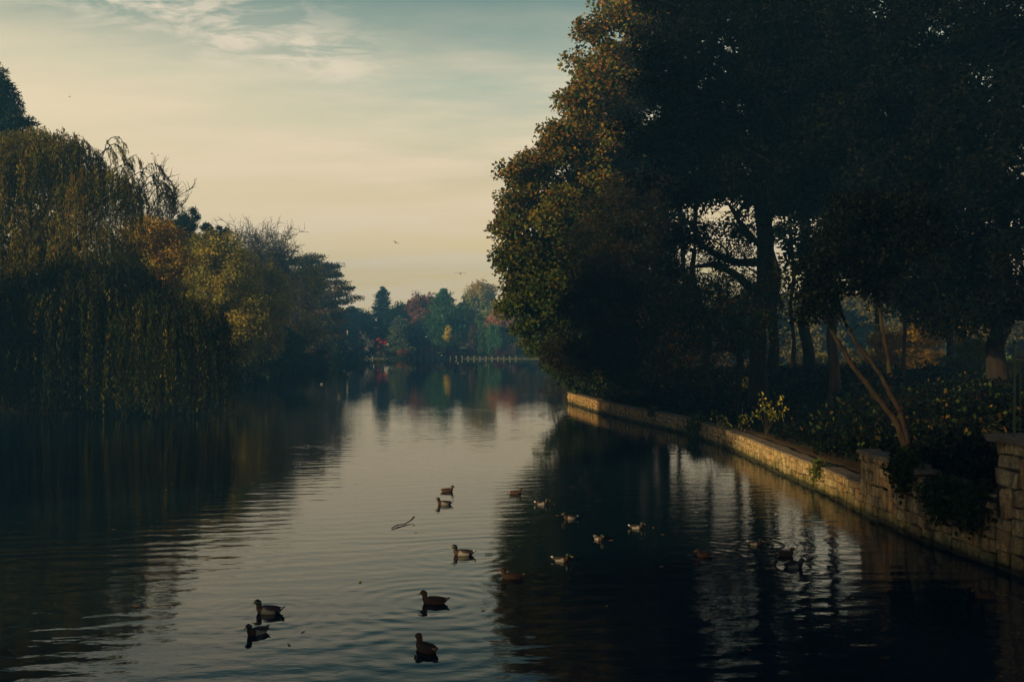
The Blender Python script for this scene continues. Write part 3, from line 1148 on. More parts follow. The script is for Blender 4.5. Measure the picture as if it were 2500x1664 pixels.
# ================================================================== RIGHT BANK TREES
# 1 the maple that leans over the water
b = (6.6, 69.0, hz(6.6, 69.0))
K67 = lambda x, y, rx, rz, Y=66, ry=None: rel(x, y, Y, b, rx, rz, ry)
blobs = [K67(1385, 640, 175, 150, 65, 190), K67(1400, 480, 165, 120, 66, 180), K67(1330, 560, 120, 110, 63), K67(1455, 330, 125, 110, 67, 170),
         K67(1485, 190, 95, 100, 67, 150), K67(1575, 60, 75, 110, 68, 140), K67(1560, 300, 150, 200, 70, 170), K67(1520, -60, 110, 120, 69),
         K67(1310, 720, 95, 80, 64), K67(1350, 800, 75, 45, 64, 90), K67(1235, 545, 42, 70, 62, 70), K67(1260, 440, 40, 40, 62), K67(1345, 380, 45, 60, 63)]
leafy_tree('maple_tree', 'tall autumn maple leaning over the water at the wall end, green turning orange on top', 'tree', b,
           (-0.8, 0.3, 20), blobs, 560, 250, 1.15, (0.25, 0.19), [(0.04, 0.075, 0.014), (0.055, 0.08, 0.015), (0.18, 0.15, 0.022), (0.025, 0.048, 0.012)], [3, 3, 0.9, 2.5],
           trunk_r=0.5, rng=R_(21), flat=0.62, twigs=8,
           tipcol=(4.0, 18.0, ORANGE + [(0.36, 0.24, 0.03), (0.14, 0.14, 0.02), (0.22, 0.19, 0.025), (0.06, 0.09, 0.018), (0.06, 0.09, 0.018), (0.035, 0.06, 0.014), (0.035, 0.06, 0.014)], 0.85),
           extra=[K67(x_ + 34 + max(0, 300 - y_) * 0.12, y_ + 6, 1, 1, 63)[:3] for x_, y_ in [(1188, 545), (1190, 560), (1214, 470), (1197, 505), (1240, 425), (1250, 405), (1264, 385), (1268, 400), (1312, 305), (1318, 325), (1325, 350), (1352, 245), (1360, 232), (1386, 215),
                                                           (1392, 200), (1412, 160), (1425, 110), (1432, 120), (1420, 55), (1450, 45), (1470, 18), (1478, 40), (1440, 20), (1205, 620), (1215, 650), (1210, 690), (1228, 720), (1250, 790), (1262, 830), (1280, 850), (1235, 800),
                                                           (1375, 60), (1382, 75), (1400, 80), (1350, 330), (1300, 380)]])

# low leafy limb reaching over the water beside the tip of the wall
b = (5.2, 74.0, hz(5.2, 74.0))
blobs = [rel(1350, 900, 71, b, 30, 16, 40), rel(1375, 880, 72, b, 45, 25, 50), rel(1420, 860, 73, b, 60, 40, 60), rel(1330, 862, 72, b, 28, 14), rel(1450, 900, 73, b, 50, 30)]
leafy_tree('small_tree', 'small bushy green tree at the very tip of the bank, low limbs over the water', 'tree', b, (0.2, 0.2, 2.6), blobs, 110, 120, 0.55, (0.20, 0.14),
           GREEN_D + GREEN_M, None, trunk_r=0.12, rng=R_(22), twigs=5)
# bare forked driftwood branch at the tip
dw = Acc()
bp = np.array([4.0, 71.8, 0.5])
brs = [[(0, 0, 0.4), (-0.5, 0, 1.0), (-1.2, 0.1, 0.72), (-2.1, 0, 0.42)], [(-2.1, 0, 0.42), (-1.4, 0, 0.25), (-0.6, 0, 0.15), (-0.2, 0, -0.3)], [(-0.9, 0.1, 0.85), (-1.1, 0, 0.4), (-0.6, 0, 0.0), (-0.3, 0, -0.4)]]
dw.add(*tubes(np.array(brs), np.tile(np.array([0.04, 0.035, 0.03, 0.022]), (3, 1)), 5))
thing('dead_branch', 'bare forked dead branch sticking out over the water at the tip of the low wall', 'branch', tuple(bp), mesh=dw.mesh('dead_branch', BARK))

# 2 dark evergreen whose crown fills the top right of the picture, on the sunless trunk
b = (12.4, 50.0, hz(12.4, 50.0))
Kd = lambda x, y, rx, rz, Y=47, ry=None: rel(x, y, Y, b, rx, rz, ry)
blobs = [Kd(1660, 330, 130, 170, 46, 200), Kd(1800, 260, 190, 230, 48, 260), Kd(1640, 120, 110, 150, 46, 180), Kd(1770, 40, 200, 180, 48, 250), Kd(1900, 420, 170, 130, 47, 220),
         Kd(1760, 430, 170, 85, 45, 200), Kd(1690, -90, 150, 150, 48, 200), Kd(1980, 200, 160, 250, 50, 240), Kd(1900, -60, 200, 200, 50, 250)]
leafy_tree('evergreen_oak', 'huge almost black evergreen behind the low wall, crown filling the sky right of the maple', 'tree', b,
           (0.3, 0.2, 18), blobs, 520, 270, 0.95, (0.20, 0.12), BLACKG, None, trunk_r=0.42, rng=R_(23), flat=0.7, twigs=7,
           extra=[Kd(1650, 590, 1, 1, 46)[:3], Kd(1690, 575, 1, 1, 46)[:3], Kd(1770, 640, 1, 1, 47)[:3], Kd(1640, 660, 1, 1, 46)[:3], Kd(1800, 560, 1, 1, 46)[:3]])

# 3 the dense yew at the right edge
b = (22.8, 46.5, hz(22.8, 46.5))
Ky = lambda x, y, rx, rz, Y=46, ry=None: rel(x, y, Y, b, rx, rz, ry)
blobs = [Ky(2150, 420, 200, 260, 44, 230), Ky(2330, 560, 230, 250, 43, 230), Ky(2280, 250, 260, 300, 46, 260), Ky(2480, 450, 200, 350, 42, 220), Ky(2110, 600, 110, 120, 45, 160),
         Ky(2100, 130, 180, 230, 47, 240), Ky(2400, 50, 280, 250, 46, 260), Ky(2200, 690, 110, 85, 44, 150), Ky(2460, 745, 130, 70, 42, 150), Ky(2330, 740, 110, 75, 44, 150)]
leafy_tree('yew_tree', 'dense black yew filling the right edge of the picture above the pier', 'tree', b,
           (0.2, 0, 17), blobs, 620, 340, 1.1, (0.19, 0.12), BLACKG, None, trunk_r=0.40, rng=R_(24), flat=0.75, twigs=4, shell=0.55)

# 4 oak with twiggy brownish inner limbs between maple and evergreen
b = (9.2, 60.0, hz(9.2, 60.0))
Kh = lambda x, y, rx, rz, Y=57, ry=None: rel(x, y, Y, b, rx, rz, ry)
blobs = [Kh(1520, 620, 150, 110, 57, 150), Kh(1500, 740, 130, 100, 56, 140), Kh(1600, 720, 120, 110, 58, 150), Kh(1560, 520, 130, 90, 58, 150), Kh(1580, 830, 130, 60, 57, 140), Kh(1450, 820, 90, 60, 58), Kh(1400, 870, 80, 50, 60), Kh(1500, 880, 100, 45, 60)]
leafy_tree('hawthorn_tree', 'twiggy brownish thinning tree between the maple and the black evergreen', 'tree', b,
           (0.4, 0, 8), blobs, 520, 130, 0.85, (0.15, 0.10), [(0.04, 0.028, 0.014), (0.03, 0.022, 0.012), (0.012, 0.022, 0.008), (0.018, 0.028, 0.009)], None, trunk_r=0.22, rng=R_(25), twigs=34, tip_r=0.013, flat=0.8)

# 5 low tree with sparse leaves and single orange leaves, in front of the sky gap
b = (10.6, 47.0, hz(10.6, 47.0))
Ko = lambda x, y, rx, rz, Y=46, ry=None: rel(x, y, Y, b, rx, rz, ry)
blobs = [Ko(1700, 800, 130, 90, 46, 110), Ko(1820, 790, 100, 110, 46, 110), Ko(1640, 720, 70, 60, 46), Ko(1760, 700, 110, 36, 47, 90), Ko(1880, 700, 60, 70, 46), Ko(1690, 905, 130, 36, 45, 90)]
leafy_tree('cherry_tree', 'low thin tree with scattered orange and yellow leaves before the pale sky gap', 'tree', b,
           (0.2, 0, 5.5), blobs, 330, 46, 0.75, (0.15, 0.085), GREEN_D + [(0.05, 0.07, 0.018), (0.45, 0.16, 0.02), (0.5, 0.27, 0.03), (0.3, 0.03, 0.02)], [3, 3, 3, 2, 0.45, 0.35, 0.12],
           trunk_r=0.16, rng=R_(26), twigs=12, tip_r=0.012, flat=0.8)

# limbs crossing the gap of sky
lim = Acc()
Yg = 47.5
LIMBS = [([(1862, 735), (1800, 668), (1740, 646), (1690, 652), (1640, 668)], (0.24, 0.03)), ([(1860, 640), (1800, 640), (1745, 622), (1712, 600), (1690, 585), (1640, 585), (1590, 610)], (0.22, 0.03)),
         ([(1712, 608), (1696, 560), (1700, 500), (1690, 430)], (0.13, 0.05)), ([(1696, 608), (1692, 660), (1700, 720), (1730, 800), (1722, 880), (1740, 960)], (0.12, 0.17)),
         ([(1868, 610), (1820, 560), (1780, 500)], (0.16, 0.08))]

# 6 multi-stemmed leaning tree close behind the wall
b = (12.35, 31.2, hz(12.35, 31.2))
stems = [[(2222, 1072), (2200, 1035), (2176, 997), (2130, 930), (2096, 880), (2070, 820), (2040, 740), (2000, 640)],
         [(2222, 1072), (2214, 1020), (2200, 985), (2172, 915), (2135, 860), (2112, 820), (2090, 760), (2080, 650)],
         [(2172, 915), (2178, 880), (2172, 820), (2168, 760), (2170, 690), (2180, 600), (2190, 540), (2200, 480)]]
root = thing('leaning_tree', 'slim tree of several leaning stems growing behind the tall wall section, brown bark catching light', 'tree', b)
A = Acc()
rads = [(0.115, 0.05), (0.095, 0.04), (0.075, 0.03)]
rg0 = R_(30)
for st, (r0, r1) in zip(stems, rads):
    P = np.array([(px(x, 31.2) - b[0], (0.25 * i), pz(y, 31.2) - b[2]) for i, (x, y) in enumerate(st)], float)
    if st[0][1] > 1000:
        P[0, 2] = min(P[0, 2], -0.1)
    o = Acc()
    u = np.linspace(0, len(P) - 1, 4 * len(P))
    P = np.stack([np.interp(u, np.arange(len(P)), P[:, k]) for k in range(3)], -1)
    for _ in range(4):
        P[1:-1] = (P[:-2] + 2 * P[1:-1] + P[2:]) / 4
    P[1:-1] += rg0.normal(size=P[1:-1].shape) * 0.010
    rr = np.linspace(r0, r1, len(P)) * (1 + rg0.normal(size=len(P)) * .05)
    rr[:3] *= [1.5, 1.25, 1.1]
    o.add(*tubes(P[None], rr[None], 9))
    kk = rg0.integers(3, len(P), 12)
    S = P[kk]
    E = unit(rg0.normal(size=(12, 3)) + np.array([0, 0, .6])) * rg0.uniform(.4, 1.1, (12, 1))
    o.add(*tubes(np.stack([S, S + E * .5 + rg0.normal(size=E.shape) * .06, S + E], 1), np.tile([0.018, 0.012, 0.006], (12, 1)), 3))
    link('stem', o.mesh('stem', BARK_UMBER, True), root)
rg = R_(31)
C = blob_centres([rel(2060, 640, 32, b, 150, 90, 150), rel(2160, 560, 32, b, 150, 110, 150), rel(1990, 740, 32, b, 60, 60, 80)], 150, rg)
n = 150 * 120
ci = rg.integers(0, 150, n)
pos = C[ci] + unit(rg.normal(size=(n, 3))) * rg.uniform(0, 1, (n, 1)) ** .5 * np.array([.6, .6, .4])
V, F = leaf_quads(pos, 0.15, 0.10, rg)
link('crown', make_mesh('crown', V, F, LEAF, np.repeat(pick(BLACKG, n, rg), 4, axis=0)), root)

# 7 single trunks in the shade, each a tree with its crown up in the dark canopy
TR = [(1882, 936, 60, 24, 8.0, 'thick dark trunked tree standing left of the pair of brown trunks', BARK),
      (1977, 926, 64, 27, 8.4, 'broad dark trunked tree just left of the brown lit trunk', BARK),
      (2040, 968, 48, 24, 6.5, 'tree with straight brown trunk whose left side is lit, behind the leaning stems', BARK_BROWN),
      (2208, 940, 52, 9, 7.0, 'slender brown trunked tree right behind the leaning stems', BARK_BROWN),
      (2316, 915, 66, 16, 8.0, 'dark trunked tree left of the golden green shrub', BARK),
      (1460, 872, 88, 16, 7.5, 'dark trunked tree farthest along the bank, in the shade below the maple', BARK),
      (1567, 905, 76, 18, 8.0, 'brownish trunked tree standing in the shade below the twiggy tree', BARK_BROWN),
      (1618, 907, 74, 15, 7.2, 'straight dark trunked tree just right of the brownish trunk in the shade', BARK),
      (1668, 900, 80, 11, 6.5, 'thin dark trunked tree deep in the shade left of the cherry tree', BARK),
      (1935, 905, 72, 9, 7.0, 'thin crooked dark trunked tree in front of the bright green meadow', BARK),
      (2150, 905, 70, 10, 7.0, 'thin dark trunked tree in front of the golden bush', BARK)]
for i, (x, yb, Y, wpx, hh, lb, bk) in enumerate(TR):
    X = px(x, Y)
    zb = hz(X, Y)
    r = wpx / 2 * Y / 2430
    Hc = 13 + (i % 3) * 2
    rr = 3.0
    lo = pz(640, Y) - zb
    if x > 2000:
        lo = pz(700, Y) - zb
    if 1640 < x < 1940:
        lo = pz(500, Y) - zb
    blobs = [(0, 0, lo + 4, rr, rr, 4.0), (0.8, 0.4, lo + 8, rr * 0.9, rr, 3.5)]
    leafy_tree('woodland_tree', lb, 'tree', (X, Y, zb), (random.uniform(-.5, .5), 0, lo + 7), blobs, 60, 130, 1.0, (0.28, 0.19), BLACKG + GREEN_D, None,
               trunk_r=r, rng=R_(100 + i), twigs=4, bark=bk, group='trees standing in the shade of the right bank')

root = bpy.data.objects['evergreen_oak']
bb = np.array(root.location)
for pts, (r0, r1) in LIMBS:
    P = np.array([(px(x, Yg) - bb[0], Yg - bb[1] + 0.3 * math.sin(i * 1.7), pz(y, Yg) - bb[2]) for i, (x, y) in enumerate(pts)], float)
    # refine
    u = np.linspace(0, len(P) - 1, 3 * len(P))
    P = np.stack([np.interp(u, np.arange(len(P)), P[:, k]) for k in range(3)], -1)
    o = Acc()
    o.add(*tubes(P[None], np.linspace(r0, r1, len(P))[None], 7))
    rg = R_(int(r0 * 1000))
    # side twigs
    kk = rg.integers(2, len(P), 60)
    S = P[kk]
    E = unit(rg.normal(size=(60, 3))) * rg.uniform(0.4, 1.3, (60, 1))
    o.add(*tubes(np.stack([S, S + E * .5 + rg.normal(size=E.shape) * .08, S + E], 1), np.tile([0.025, 0.015, 0.008], (60, 1)), 3))
    link('limb', o.mesh('limb', BARK, True), root)
# loose leaf sprays in the gap
rg = R_(77)
C = np.array([(px(x, 47) - bb[0], 47 - bb[1] + rg.uniform(-1.5, 1.5), pz(y, 47) - bb[2]) for x, y in
              zip(rg.uniform(1700, 1850, 60), rg.uniform(550, 640, 60))])
n = 60 * 60
ci = rg.integers(0, 60, n)
pos = C[ci] + unit(rg.normal(size=(n, 3))) * rg.uniform(0, 1, (n, 1)) ** .5 * 0.5
V, F = leaf_quads(pos, 0.15, 0.07, rg)
link('leaf_spray', make_mesh('leaf_spray', V, F, LEAF, np.repeat(pick(BLACKG, n, rg), 4, axis=0)), root)

# ------------------------------------------------------------------ shrubs and background behind the right bank
def shrub(name, label, base, blobs, ncl, per, cr, leaf, pal, wts=None, seed=1, group=None, twigs=6, r=0.06, drape=0.0):
    zmax = max(bb_[2] for bb_ in blobs)
    return leafy_tree(name, label, 'shrub', base, (0, 0, zmax * 0.7), blobs, ncl, per, cr, leaf, pal, wts, trunk_r=r, rng=R_(seed), twigs=twigs, group=group, drape=drape, tip_r=0.01,
                      keep=lambda C: C[:, 2] > 0.05)


b = at(2265, 68)
shrub('golden_bush', 'large golden brown bush in sunlight seen between the dark trunks', b, [rel(2240, 850, 68, b, 75, 65, 80), rel(2300, 800, 70, b, 60, 45, 60), rel(2180, 860, 68, b, 60, 60, 60)],
      130, 90, 0.7, (0.26, 0.09), GOLD + [(0.22, 0.17, 0.05), (0.16, 0.13, 0.05)], seed=41)
b = at(2370, 56)
shrub('green_bush', 'rounded yellow green bush behind the pier between two dark trunks', b, [rel(2370, 880, 56, b, 62, 48, 60), rel(2395, 862, 56, b, 30, 36, 40)],
      90, 90, 0.55, (0.22, 0.07), [(0.13, 0.15, 0.035), (0.17, 0.15, 0.04), (0.09, 0.12, 0.03)], seed=42)
b = at(2495, 56)
shrub('leafy_bush', 'yellowish bush glimpsed behind the green fence', b, [rel(2500, 900, 56, b, 60, 45, 60)], 50, 80, 0.55, (0.22, 0.08), [(0.17, 0.14, 0.04), (0.12, 0.13, 0.03)], seed=43)
b = at(2000, 92)
shrub('meadow_bush', 'pale tawny scrub at the edge of the green meadow behind the trunks', b, [rel(2010, 885, 92, b, 90, 22, 60), rel(2120, 880, 92, b, 70, 30, 60)], 90, 80, 0.8, (0.34, 0.10),
      [(0.20, 0.17, 0.07), (0.14, 0.14, 0.05)], seed=44)
b = at(1780, 98)
shrub('dry_scrub', 'dull pinkish scrub seen through the trunks beside the cherry tree', b, [rel(1780, 890, 98, b, 90, 28, 60), rel(1680, 880, 98, b, 70, 30, 60)], 90, 80, 0.8, (0.34, 0.10),
      [(0.17, 0.12, 0.09), (0.13, 0.10, 0.07)], seed=45)

for i, (x, Y, rx, rz, y, lb) in enumerate([(1420, 82, 80, 105, 815, 'dark bush standing under the maple beside its trunk'), (1500, 78, 75, 95, 830, 'dark bush between the maple and the two shaded trunks'),
                                           (1590, 84, 60, 85, 840, 'dark bush between the two close shaded trunks'), (1395, 79, 30, 34, 885, 'dark bush on the very tip of the bank behind the small tree'),
                                           (1470, 66, 52, 34, 905, 'dark low bush hiding the foot of the maple trunk'), (1405, 70, 34, 26, 918, 'dark low bush right behind the far end of the low wall'), (1540, 62, 50, 26, 915, 'dark low bush below the twiggy tree, behind the wall')]):
    b = at(x, Y)
    shrub('dark_bush', lb, b, [rel(x, y, Y, b, rx, rz, rx)], 70, 110, 0.75, (0.24, 0.15), GREEN_D + [(0.05, 0.04, 0.02)], None, 400 + i, group='bushes in the shade of the right bank', twigs=10)

# woods beyond the meadow
b = at(1560, 150)
src = leafy_tree('distant_oak', 'low wooded tree beyond the meadow, farthest left of the row behind the right bank', 'tree', b, (0, 0, 4.5), [(0, 0, 6.6, 6.5, 5, 4.4), (3.5, 0, 5.4, 5, 5, 4.2), (-4, 0, 4.6, 5, 5, 4.0), (0, 0, 2.5, 8, 5, 2.5)], 200, 70, 1.3,
                 (0.6, 0.4), [(0.20, 0.16, 0.045), (0.14, 0.12, 0.035), (0.08, 0.09, 0.03)], None, trunk_r=0.35, rng=R_(51), twigs=3, group='trees beyond the meadow', keep=lambda C: C[:, 2] > 0.3)
for i, (x, Y, s) in enumerate([(1700, 142, 1.0), (1820, 150, 1.05), (1930, 138, 0.9), (2050, 150, 1.05), (2170, 142, 1.0), (2290, 150, 1.1), (2420, 140, 1.0), (2540, 150, 1.1), (1440, 140, 0.9)]):
    dup(src, ['low wooded tree beyond the meadow, behind the low thin tree with orange leaves', 'low wooded tree beyond the meadow, behind the thick dark trunk',
              'low wooded tree beyond the meadow, between the broad dark trunk and its neighbour', 'low wooded tree beyond the meadow, behind the brown lit trunk',
              'low wooded tree beyond the meadow, behind the slender brown trunk', 'low wooded tree beyond the meadow, behind the golden bush', 'low wooded tree beyond the meadow, behind the yellow green bush',
              'low wooded tree beyond the meadow, behind the green fence', 'low wooded tree beyond the meadow, seen under the maple'][i],
        at(x, Y), i * 1.3, s)

# ------------------------------------------------------------------ ground cover on the right bank
def ground_leaves(name, label, n, sampler, leaf, pal, wts, seed, hgt=0.35, cat=None):
    rg = R_(seed)
    X, Y = sampler(rg, n)
    Z = height(X, Y)
    lump = 0.5 + 0.5 * np.sin(X * 1.7 + np.sin(Y * 1.1) * 2) * np.cos(Y * 1.45 + 0.6 * X)
    lump += 0.35 * np.sin(X * 4.3 + 2) * np.sin(Y * 3.9)
    z = Z + (rg.uniform(0, 1, n) ** 0.7) * hgt * (0.25 + lump.clip(0, 1.3) * 1.3)
    V, F = leaf_quads(np.stack([X, Y, z], -1), leaf[0], leaf[1], rg, up=0.8)
    o = link(name, make_mesh(name, V, F, LEAF, np.repeat(pick(pal, n, rg, wts, 0.3), 4, axis=0)))
    o['kind'] = 'stuff'
    o['label'] = label
    return o


def samp_near(rg, n):
    s = rg.uniform(s_of_Y(19.8), S_END, n)
    Yv = np.interp(s, ss, wys)
    # denser nearer the viewer
    d = rg.uniform(0, 1, n) ** 1.15 * 13 + np.where(Yv < 44, np.where(Yv > 26.2, 1.25, 0.35), 0.42) + 0.25 * np.sin(s * 1.3) * (Yv > 26.2)
    out = np.empty((n, 2))
    x = np.interp(s, ss, wxs)
    y = np.interp(s, ss, wys)
    x2 = np.interp(s + .4, ss, wxs) - np.interp(s - .4, ss, wxs)
    y2 = np.interp(s + .4, ss, wys) - np.interp(s - .4, ss, wys)
    l = np.hypot(x2, y2) + 1e-9
    return x + y2 / l * d, y - x2 / l * d


def samp_far(rg, n):
    X = rg.uniform(9, 34, n)
    Y = rg.uniform(26, 88, n)
    d = lake_distance(X, Y)
    k = (d > 1.5)
    X[~k] = 18
    Y[~k] = rg.uniform(30, 80, (~k).sum())
    return X, Y


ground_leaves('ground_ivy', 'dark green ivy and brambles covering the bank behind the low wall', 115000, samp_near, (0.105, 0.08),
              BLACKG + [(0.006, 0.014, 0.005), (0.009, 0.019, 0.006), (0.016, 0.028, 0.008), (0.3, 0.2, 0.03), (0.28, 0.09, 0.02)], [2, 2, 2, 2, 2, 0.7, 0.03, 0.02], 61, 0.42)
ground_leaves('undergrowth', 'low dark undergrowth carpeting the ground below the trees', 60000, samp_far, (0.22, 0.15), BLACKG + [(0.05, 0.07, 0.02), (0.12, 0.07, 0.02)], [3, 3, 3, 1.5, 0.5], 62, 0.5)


def samp_meadow(rg, n):
    return rg.uniform(12, 62, n), rg.uniform(84, 118, n)


o = ground_leaves('meadow_grass', 'sunlit green meadow grass beyond the trunks', 26000, samp_meadow, (0.5, 0.07), [(0.16, 0.30, 0.04), (0.22, 0.34, 0.05), (0.26, 0.28, 0.06)], None, 63, 0.4)


def samp_left(rg, n):
    s = rg.uniform(88, 240, n)
    lx = np.interp(s, [80, 92, 108, 128, 152, 166, 200, 230, 242], [-28, -30, -33, -36, -40, -37.5, -38.5, -41, -47])
    return lx - 0.4 - rg.uniform(0, 1, n) ** 1.5 * 14, s


ground_leaves('bank_grass', 'rough grass and weeds along the left shore', 30000, samp_left, (0.5, 0.12), GREEN_M + OLIVE, None, 64, 0.5)


def samp_faredge(rg, n):
    return rg.uniform(-44, 40, n), 251.0 + rg.uniform(0, 1, n) ** 1.3 * 16


ground_leaves('far_lawn', 'grass and low planting along the far shore', 16000, samp_faredge, (0.55, 0.2), GREEN_M + GREEN_D + BROWN, None, 65, 0.5)

# individual clumps spilling over the walls
def spill(label, s, n, wid, drop, out_, ztop, seed, pal=None, wts=None, name='ivy_clump', leaf=(0.13, 0.10)):
    rg = R_(seed)
    p, tt, nn = wall_at(s)
    root_loc = (p[0] - nn[0] * 0.15, p[1] - nn[1] * 0.15, ztop)
    nb = 26
    # trailing stems with leaves
    a = rg.normal(size=nb) * wid * 0.5
    L = drop * rg.uniform(0.3, 1.0, nb) * np.exp(-(a / wid) ** 2)
    u = np.linspace(0, 1, 6)
    PP = np.empty((nb, 6, 3))
    for k in range(nb):
        o_ = out_ * rg.uniform(0.3, 1.0)
        e = np.sin(np.minimum(u * 2.2, 1) * PI / 2) * (o_ + 0.22)
        PP[k, :, 0] = tt[0] * (a[k] + rg.normal() * 0.2 * u) + nn[0] * e
        PP[k, :, 1] = tt[1] * (a[k] + rg.normal() * 0.2 * u) + nn[1] * e
        PP[k, :, 2] = 0.18 * np.sin(np.minimum(u * 3, 1) * PI) + 0.1 - L[k] * u ** 1.4
    K = Acc()
    V, F = tubes(PP, np.tile(np.linspace(.012, .004, 6), (nb, 1)), 3)
    K.add(V, F, np.tile([[0.04, 0.03, 0.02]], (len(V), 1)))
    m = n
    ki = rg.integers(0, nb, m)
    uu = rg.uniform(0, 5, m)
    i0 = np.minimum(uu.astype(int), 4)
    fr = (uu - i0)[:, None]
    pos = PP[ki, i0] * (1 - fr) + PP[ki, i0 + 1] * fr + rg.normal(size=(m, 3)) * np.array([.11, .11, .09])
    V, F = leaf_quads(pos, leaf[0], leaf[1], rg)
    K.add(V, F, np.repeat(pick(pal or GREEN_D, m, rg, wts, 0.3), 4, axis=0))
    o = thing(name, label, 'plant', root_loc, mesh=K.mesh(name, LEAF))
    return o


SP = GREEN_D + GREEN_M + [(0.28, 0.2, 0.04)]
spill('bramble clump spilling over the low wall down to the water, halfway along', s_of_Y(46.0), 900, 0.9, 1.15, 0.35, 0.8, 71, SP, [3, 3, 3, 2, 2, 1, .5], 'bramble_clump')
spill('small leafy tuft hanging on the low wall beyond the bramble clump', s_of_Y(52.5), 160, 0.25, 0.6, 0.06, 0.78, 72, SP, None, 'ivy_clump')
spill('small weed rooted in the low wall just before the sunlit stretch', s_of_Y(29.6), 260, 0.35, 0.75, 0.08, 0.7, 73, GREEN_M, None, 'wall_weed', (0.10, 0.06))
spill('great dark mass of ivy filling the dip of the tall wall beside the pier', s_of_Y(21.25), 1500, 0.62, 0.75, 0.16, 1.25, 74, GREEN_D, None, 'ivy_clump')
spill('ivy strands hanging over the coping of the tall wall left of its dip', s_of_Y(23.1), 900, 0.5, 1.0, 0.10, 1.62, 75, GREEN_D, None, 'ivy_clump')
spill('ivy tuft lower on the tall wall beside the foot of the pier', s_of_Y(20.25), 700, 0.4, 0.8, 0.10, 1.1, 76, GREEN_D, None, 'ivy_clump')

# yellow-leaved saplings on the bank
for i, (x, y, Y, n, lb) in enumerate([(1820, 945, 55, 120, 'small sapling with bright yellow leaves in front of the thick dark trunk'), (1870, 1000, 40, 160, 'spindly weed with yellowish leaves above the low wall, in the ivy'),
                                      (1785, 1030, 42, 150, 'yellow green leafy weed just above the bramble clump')]):
    rg = R_(80 + i)
    X = px(x, Y)
    zb = hz(X, Y)
    ztop = pz(y, Y) - zb + 0.5
    K = Acc()
    nb = 9
    E = np.stack([rg.normal(size=nb) * .5, rg.normal(size=nb) * .3, ztop * rg.uniform(.6, 1.1, nb)], -1)
    PP = np.stack([E * 0, E * 0.5 + np.array([0, 0, 0.2]), E], 1)
    V, F = tubes(PP, np.tile([.015, .01, .005], (nb, 1)), 3)
    K.add(V, F, np.tile([[0.05, 0.04, 0.02]], (len(V), 1)))
    k = rg.integers(0, nb, n)
    pos = E[k] * rg.uniform(.6, 1, (n, 1)) + rg.normal(size=(n, 3)) * .12
    V, F = leaf_quads(pos, .15, .10, rg)
    K.add(V, F, np.repeat(pick([(0.42, 0.34, 0.04), (0.3, 0.28, 0.04), (0.12, 0.14, 0.03)], n, rg, [1, 1, 2]), 4, axis=0))
    thing('sapling' if i == 0 else 'weed', lb, 'plant', (X, Y, zb), mesh=K.mesh('sapling', LEAF))

# ------------------------------------------------------------------ green fence on the pier
fr_ = thing('metal_fence', 'green tubular metal fence with round post cap standing on the stone pier', 'fence', (9.9, 19.2, 2.65))


def tube_part(name, pts, r, parent, mat=GREEN_METAL, sides=10):
    o = Acc()
    P = np.array(pts, float)
    o.add(*tubes(P[None], np.full((1, len(P)), r), sides))
    return link(name, o.mesh(name, mat, True), parent)


Yf = 19.2
ox, oz = 9.9, 2.65
fx = lambda x: px(x, Yf) - ox
fz = lambda y: pz(y, Yf) - oz
post = tube_part('post', [(fx(2476), 0, 0.0), (fx(2476), 0, fz(842))], 0.024, fr_)
bm = bmesh.new()
bmesh.ops.create_uvsphere(bm, u_segments=12, v_segments=8, radius=0.034)
me = bpy.data.meshes.new('post_cap')
bm.to_mesh(me)
bm.free()
me.materials.append(GREEN_METAL)
link('post_cap', me, post, (fx(2476), 0, fz(834)))
for k, xx in enumerate([2490, 2504, 2518, 2532, 2546]):
    tube_part('bar', [(fx(xx), 0, fz(1052)), (fx(xx), 0, fz(845))], 0.010, fr_)
tube_part('post', [(fx(2560), 0, 0.0), (fx(2560), 0, fz(842))], 0.024, fr_)
tube_part('rail', [(fx(2476), 0, fz(873)), (fx(2560), 0, fz(873))], 0.012, fr_)
tube_part('rail', [(fx(2476), 0, fz(1048)), (fx(2560), 0, fz(1048))], 0.014, fr_)

# ================================================================== LEFT BANK
# pine at the top left
b = at(-10, 84)
ctr = [rel(-20, 300, 84, b, 85, 60, 80), rel(-30, 230, 84, b, 65, 60, 60), rel(25, 250, 84, b, 22, 25), rel(45, 290, 84, b, 28, 20), rel(-5, 190, 84, b, 18, 25), rel(-10, 330, 84, b, 80, 40, 60), rel(62, 300, 84, b, 14, 16)]
leafy_tree('pine_tree', 'dark blue green pine rising above the willow at the left edge', 'tree', b, (0, 0, pz(230, 84) - b[2]), ctr, 110, 170, 0.8, (0.55, 0.10), BLUEG, None, trunk_r=0.5, rng=R_(201), twigs=5, flat=0.8)

# upper willow: orange-brown crown, airy arching top
b = (-34.0, 77.0, hz(-34.0, 77.0))
Kw = lambda x, y, rx, rz, Y=70, ry=None: rel(x, y, Y, b, rx, rz, ry)
WP = [(0.15, 0.15, 0.025), (0.20, 0.15, 0.024), (0.10, 0.12, 0.024), (0.22, 0.12, 0.018), (0.45, 0.38, 0.045)]
willow('willow_tree', 'tall golden brown weeping willow on the left bank, airy arching top against the sky', b, (0.5, 0, 11.5),
       [Kw(40, 420, 150, 110, 70, 150), Kw(150, 400, 100, 110, 71, 130), Kw(250, 470, 100, 90, 70, 120), Kw(0, 600, 180, 170, 69, 170), Kw(180, 620, 170, 130, 69, 160), Kw(90, 370, 110, 75, 72, 120), Kw(-60, 420, 120, 100, 70, 120)],
       3100, WP, [3, 2.2, 3, 1.4, 0.5], R_(202), strand=(1.2, 5.0), floor=0.4, leaf=(0.26, 0.065), trunk_r=0.55, density=15)
